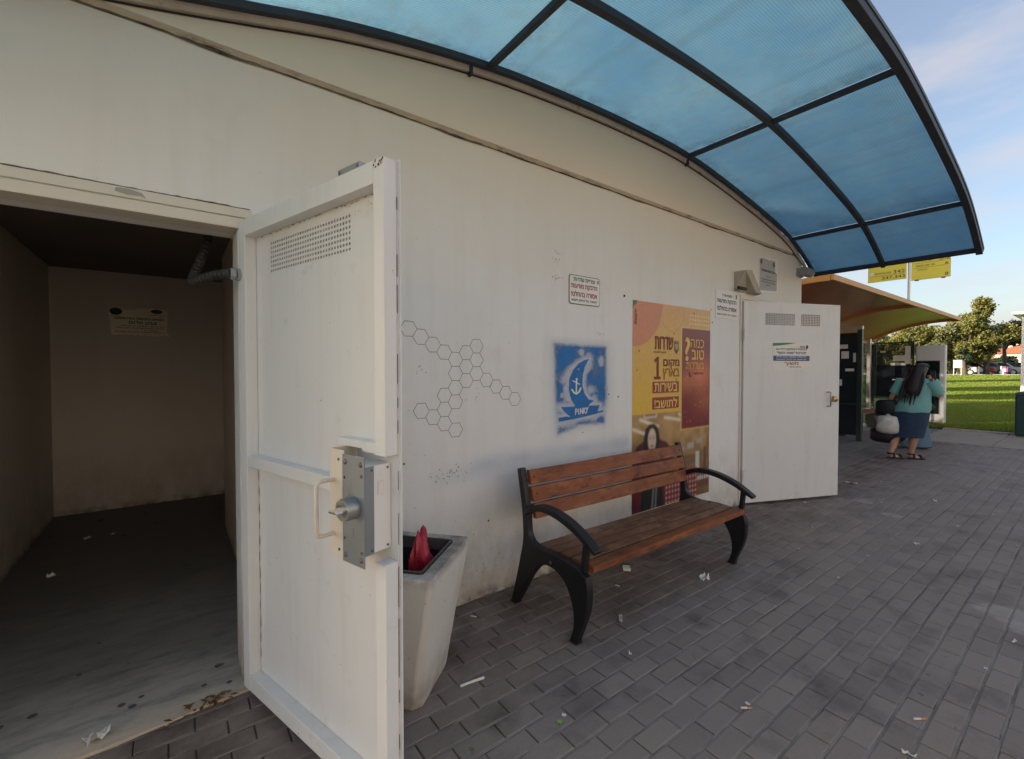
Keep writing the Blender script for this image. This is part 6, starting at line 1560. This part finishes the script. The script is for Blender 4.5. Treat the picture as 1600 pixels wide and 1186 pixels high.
auto_tree('small round clipped dark tree in front of the far row', 46.8, 1507, Z0, 4.0, .9, 1500, ML2, 7, 4, .5, .13)
auto_tree('small dark shrub-like tree before the pale houses on the right', 56, 1573, Z0, 3.2, 1.3, 2200, ML2, 8, 6, .2, .18)
auto_tree('low grey-green tree between the palm and the pale houses', 58, 1549, Z0, 3.0, 1.4, 2000, ML3, 9, 5, .2, .18)
auto_tree('low bush-like tree left of the palm by the street', 55, 1517, Z0, 3.0, 1.5, 2000, ML1, 10, 5, .15, .18)
# palm
px_, py_ = vd(49, (1530 - 800) / 705.)
pt = thing('palm_tree', 'short palm tree with thick double trunk and yellow-green fronds', 'tree', (px_, py_, Z0))
for dx in (-.22, .22):
    g = MB(); g.tube([(px_ + .8 * dx, py_ - .6 * dx, Z0 - .1), (px_ + .8 * dx * .9, py_ - .6 * dx * .9, Z0 + .8), (px_ + dx * .5, py_ - .6 * dx * .5, Z0 + 1.6)], [.22, .16, .17], 10); g.build('trunk', mat('palm_bark', (.30, .20, .10), .9, .3, 6, .6, 20), pt, smooth=60)
r_ = random.Random(4); g = MB()
for k in range(34):
    a, e = r_.uniform(0, 6.28), r_.uniform(.1, 1.3); L = r_.uniform(.9, 1.4); p0 = Vector((px_, py_, Z0 + 1.6)); prev = p0
    dd = Vector((math.cos(a) * math.cos(e), math.sin(a) * math.cos(e), math.sin(e))); sd_ = Vector((-math.sin(a), math.cos(a), 0))
    for q in range(5):
        c = p0 + dd * L * (q + 1) / 5 + Vector((0, 0, -.5 * ((q + 1) / 5) ** 2)); w = .16 * (1 - abs(q - 1.5) / 4)
        g.quad(prev - sd_ * w, c - sd_ * w * .8 + Vector((0, 0, -.06)), c, prev); g.quad(prev, c, c + sd_ * w * .8 + Vector((0, 0, -.06)), prev + sd_ * w); prev = c
g.build('fronds', leaf_mat('palm_leaf', (.11, .12, .02), (.20, .19, .04)), pt, fix=False)

# trees standing behind the shelter building: they throw the long shadows on lawn and stop
def shade_tree(label, d, k, H, half, seed, n=5200, low=.2):
    x, y = vd(d, k); r = random.Random(seed); lumps, limbs = [], []
    for i in range(16):
        f = low + (1 - low) * (i + .5) / 16; u = r.uniform(-1, 1) * half * 1.5; w = r.uniform(-1, 1) * half * .68; rr = half * r.uniform(.34, .5)
        lz = min(H * f, H - rr); lumps.append((.8 * u + .6 * w, -.6 * u + .8 * w, lz, rr * 1.3, rr * 1.3, rr * 1.15)); limbs.append([(0, 0, H * low, .16), (.4 * u + .3 * w, -.3 * u + .4 * w, (H * low + lz) / 2, .1), (.8 * u + .6 * w, -.6 * u + .8 * w, lz, .04)])
    tree(label, (x, y, 0), [(0, 0, -.1, .32), (0, 0, H * .3, .24), (.1, 0, H * .8, .08)], limbs, lumps, n, .30, ML2, seed, 'shade trees behind the shelter building')
lb = 'dense dark shade tree hidden behind the shelter building'
for d, k, H, hf, sd_ in ((8.2, -.80, 7.0, 2.5, 20), (11.0, .0, 8.0, 2.6, 21), (15.3, .02, 8.5, 2.7, 22), (20.8, .10, 9.0, 1.45, 23), (25.7, .12, 9.5, 1.75, 24), (35.2, .16, 12.0, 2.4, 25)):  # first tree is added to shade the near end of the bus shelter roof
    shade_tree({20: 'broad dark unseen shade tree added behind the room end of the shelter building', 21: 'dense dark shade tree nearest behind the shelter building', 22: 'dense dark shade tree second behind the shelter building', 23: 'slim dark shade tree third behind the shelter building', 24: 'dark shade tree fourth behind the shelter building', 25: 'tallest dark shade tree, farthest behind the shelter building'}[sd_], d, k, H, hf, sd_)

# ------------------------------------------------------------------ far houses, cars, street bits
def house(label, d, px, w, dep, z0, z1, c, roofc=None, seed=0, nwin=4):
    k = (px - 800) / 705.; x, y = vd(d, k); t = thing('house', label, 'house', (x, y, z0), 'houses on the far hillside')
    m = mat('plaster%d' % seed, c, .8, .08, .6)
    g = MB(); g.box(x, x + dep, y - w / 2, y + w / 2, z0 - 1, z1); g.build('wall', m, t)
    if roofc:
        g = MB(); rr = .4; g.add([(x - rr, y - w / 2 - rr, z1), (x + dep + rr, y - w / 2 - rr, z1), (x + dep + rr, y + w / 2 + rr, z1), (x - rr, y + w / 2 + rr, z1), (x + dep * .5, y - w * .2, z1 + 1.8), (x + dep * .5, y + w * .2, z1 + 1.8)], [(0, 1, 4), (1, 2, 5, 4), (2, 3, 5), (3, 0, 4, 5), (0, 3, 2, 1)]); g.build('roof', mat('tile%d' % seed, roofc, .8, .15, 2), t)
    else:
        g = MB(); g.box(x - .15, x + dep + .15, y - w / 2 - .15, y + w / 2 + .15, z1 + .002, z1 + .5); g.build('parapet', m, t)
    nst = max(1, int((z1 - z0) / 3.0))
    for s in range(nst):
        for i in range(nwin):
            yy = y - w / 2 + (i + .5) * w / nwin; zz = z0 + 1.0 + s * 3.0
            g = MB(); g.box(x - .06, x - .003, yy - w / nwin * .28, yy + w / nwin * .28, zz, zz + 1.4); wn_ = g.build('window', M_TW, t)
            g = MB(); g.box(x - .075, x - .062, yy - w / nwin * .23, yy + w / nwin * .23, zz + .1, zz + 1.3); g.build('pane', M_DPANEL, wn_)
house('cream two-storey house with flat roof on the right of the far hill', 104, 1590, 12, 9, 2.0, 8.2, (.62, .52, .38), None, 1, 5)
house('pale house with flat roof left of the cream one on the far hill', 118, 1568, 11, 9, 2.6, 8.8, (.66, .58, .46), None, 2, 4)
house('low house with orange tiled roof behind the small trees', 90, 1553, 9, 8, 1.6, 4.2, (.55, .42, .30), (.36, .14, .07), 3, 3)
house('white house with orange tiled roof at the right picture edge', 84, 1603, 8, 8, 1.5, 4.6, (.62, .56, .46), (.38, .15, .07), 4, 3)
house('grey house glimpsed between the trees beyond the lawn', 96, 1520, 12, 9, 1.6, 5.0, (.45, .42, .38), (.30, .13, .08), 5, 4)
house('large pale block behind the trees left of the advertising box', 120, 1440, 16, 10, 2.2, 9.0, (.55, .52, .48), None, 6, 6)
def car(label, x, y, ang, c, seed):
    t = thing('parked_car', label, 'car', (x, y, Z0), 'cars parked in the street beyond the lawn'); T = frame_T((x, y, Z0), ang)
    m = mat('car_paint%d' % seed, c, .3, .04, 2)
    prof = [(-2.1, .30), (-2.12, .62), (-1.95, .82), (-1.30, .90), (-.75, 1.38), (.55, 1.42), (1.15, .95), (1.95, .82), (2.1, .60), (2.08, .30)]
    g = MB(T); g.prism(prof, lambda u, v, d: (u, d, v), -.84, .84); body = g.build('body', m, t, bevel=.06, smooth=40)
    for s in (-1, 1):
        g = MB(T); g.prism([(-1.12, .93), (-.70, 1.31), (-.12, 1.34), (-.12, .93)], lambda u, v, d: (u, d, v), s * .842, s * .852); g.build('window', M_DPANEL, t)
        g = MB(T); g.prism([(-.04, .93), (-.04, 1.34), (.50, 1.34), (1.0, .95)], lambda u, v, d: (u, d, v), s * .842, s * .852); g.build('window', M_DPANEL, t)
        for wx in (-1.3, 1.3):
            g = MB(T); g.cyl((wx, s * .70, .31), (wx, s * .86, .31), .31, 16); wh = g.build('wheel', M_SHOE, t, smooth=40)
            g = MB(T); g.cyl((wx, s * .861, .31), (wx, s * .868, .31), .19, 14); g.build('rim', M_ALU, wh)
    return t
for i, (d, px, c, lb_) in enumerate(((48.3, 1488, (.55, .55, .55), 'silver car parked left, next to the advertising box'), (49.5, 1512, (.40, .05, .05), 'red car parked behind the round clipped tree'), (50.5, 1556, (.60, .60, .60), 'white car parked right of the palm'), (51.5, 1585, (.05, .06, .09), 'dark car parked before the pale houses'), (51, 1537, (.25, .27, .30), 'grey car parked directly behind the palm'))):
    x, y = vd(d, (px - 800) / 705.); car(lb_, max(x, 67.8), y, R(90 + i * 2), c, i)
sb = thing('street_board', 'small white notice board on a thin post beyond the lawn', 'board', (*vd(45.5, (1502 - 800) / 705.), lawn_z(64)))
bx, by = vd(45.5, (1502 - 800) / 705.); zb = lawn_z(64)
g = MB(); g.cyl((bx, by, zb - .1), (bx, by, zb + 1.6), .04, 8); g.cyl((bx, by + .55, zb - .1), (bx, by + .55, zb + 1.6), .04, 8); g.build('post', M_ALU, sb)
g = MB(); g.box(bx - .03, bx + .03, by - .05, by + .60, zb + .8, zb + 1.6); g.build('board', mat('board_grey', (.42, .42, .42), .6), sb)
bx, by = vd(46, (1572 - 800) / 705.)
mg = thing('street_cabinet', 'white street cabinet with a magenta side before the right-hand trees', 'cabinet', (bx, by, zb))
g = MB(); g.box(bx - .2, bx + .2, by, by + .35, zb, zb + .95); g.build('housing', M_TW, mg, bevel=.02)
g = MB(); g.box(bx - .2, bx + .2, by - .13, by - .003, zb, zb + .9); g.build('side_panel', mat('magenta', (.40, .06, .28), .5), mg, bevel=.01)
for i in range(16):
    x, y = 66.8, -6 + i * 1.6
    g = MB(); g.tube([(x, y, LZ - .02), (x, y, LZ + .85), (x, y, LZ + .95)], [.07, .07, .03], 10)
    tag(g.build('bollard', M_TW, None, org=(x, y, LZ), smooth=50), 'short pale bollard in the row along the far kerb of the lawn', 'bollard', 'bollards along the far kerb')

# ------------------------------------------------------------------ unseen buildings added across the square to bounce warm sun onto the wall
def block(label, x0, x1, y1, h, c, seed, bounce_bays):
    t = thing('bounce_building', label, 'building', ((x0 + x1) / 2, y1 - 4, 0), 'unseen bounce buildings across the square')
    m = mat('bounce_plaster%d' % seed, c, .85, .06, .4)
    g = MB(); g.box(x0, x1, y1 - 8, y1, 0, h); g.build('wall', m, t)
    g = MB(); g.box(x0 - .2, x1 + .2, y1 - 8.2, y1 + .2, h + .003, h + .5); g.build('parapet', m, t)
    n = int((x1 - x0) / 3.2)
    for f in range(1, int(h / 3.1)):
        for i in range(n):
            xc = x0 + (i + .5) * (x1 - x0) / n; z = f * 3.1 + .9
            g = MB(); g.box(xc - .6, xc + .6, y1 + .003, y1 + .06, z, z + 1.3); w = g.build('window', M_TW, t)
            g = MB(); g.box(xc - .52, xc + .52, y1 + .062, y1 + .07, z + .08, z + 1.22); g.build('pane', M_DPANEL, w)
    for i in range(bounce_bays):
        xc = x0 + (i + .5) * (x1 - x0) / bounce_bays
        g = MB(); g.box(xc - 1.5, xc + 1.5, y1 + .003, y1 + .08, .1, 2.6); w = g.build('shopfront', M_ALU, t)
        g = MB(); g.box(xc - 1.4, xc + 1.4, y1 + .082, y1 + .09, .5, 2.5); g.build('pane', M_DPANEL, w)
block('sand-coloured low unseen building added across the square to bounce sunlight, left of three', -34, -9, -19, 8.0, (.62, .56, .46), 1, 5)
block('pale cream unseen building added across the square to bounce sunlight, middle of three', -8, 14, -20, 9.4, (.66, .61, .53), 2, 4)
block('light stone unseen building added across the square to bounce sunlight, right of three', 15, 38, -21, 8.0, (.62, .57, .49), 3, 5)
g = MB(); g.quad((-60, -60, -.02), (13.0, -60, -.02), (13.0, PY0, -.02), (-60, PY0, -.02)); struct(g.build('square', mat('square_paving', (.24, .21, .18), .85, .15, 3, .2, 40), fix=False))
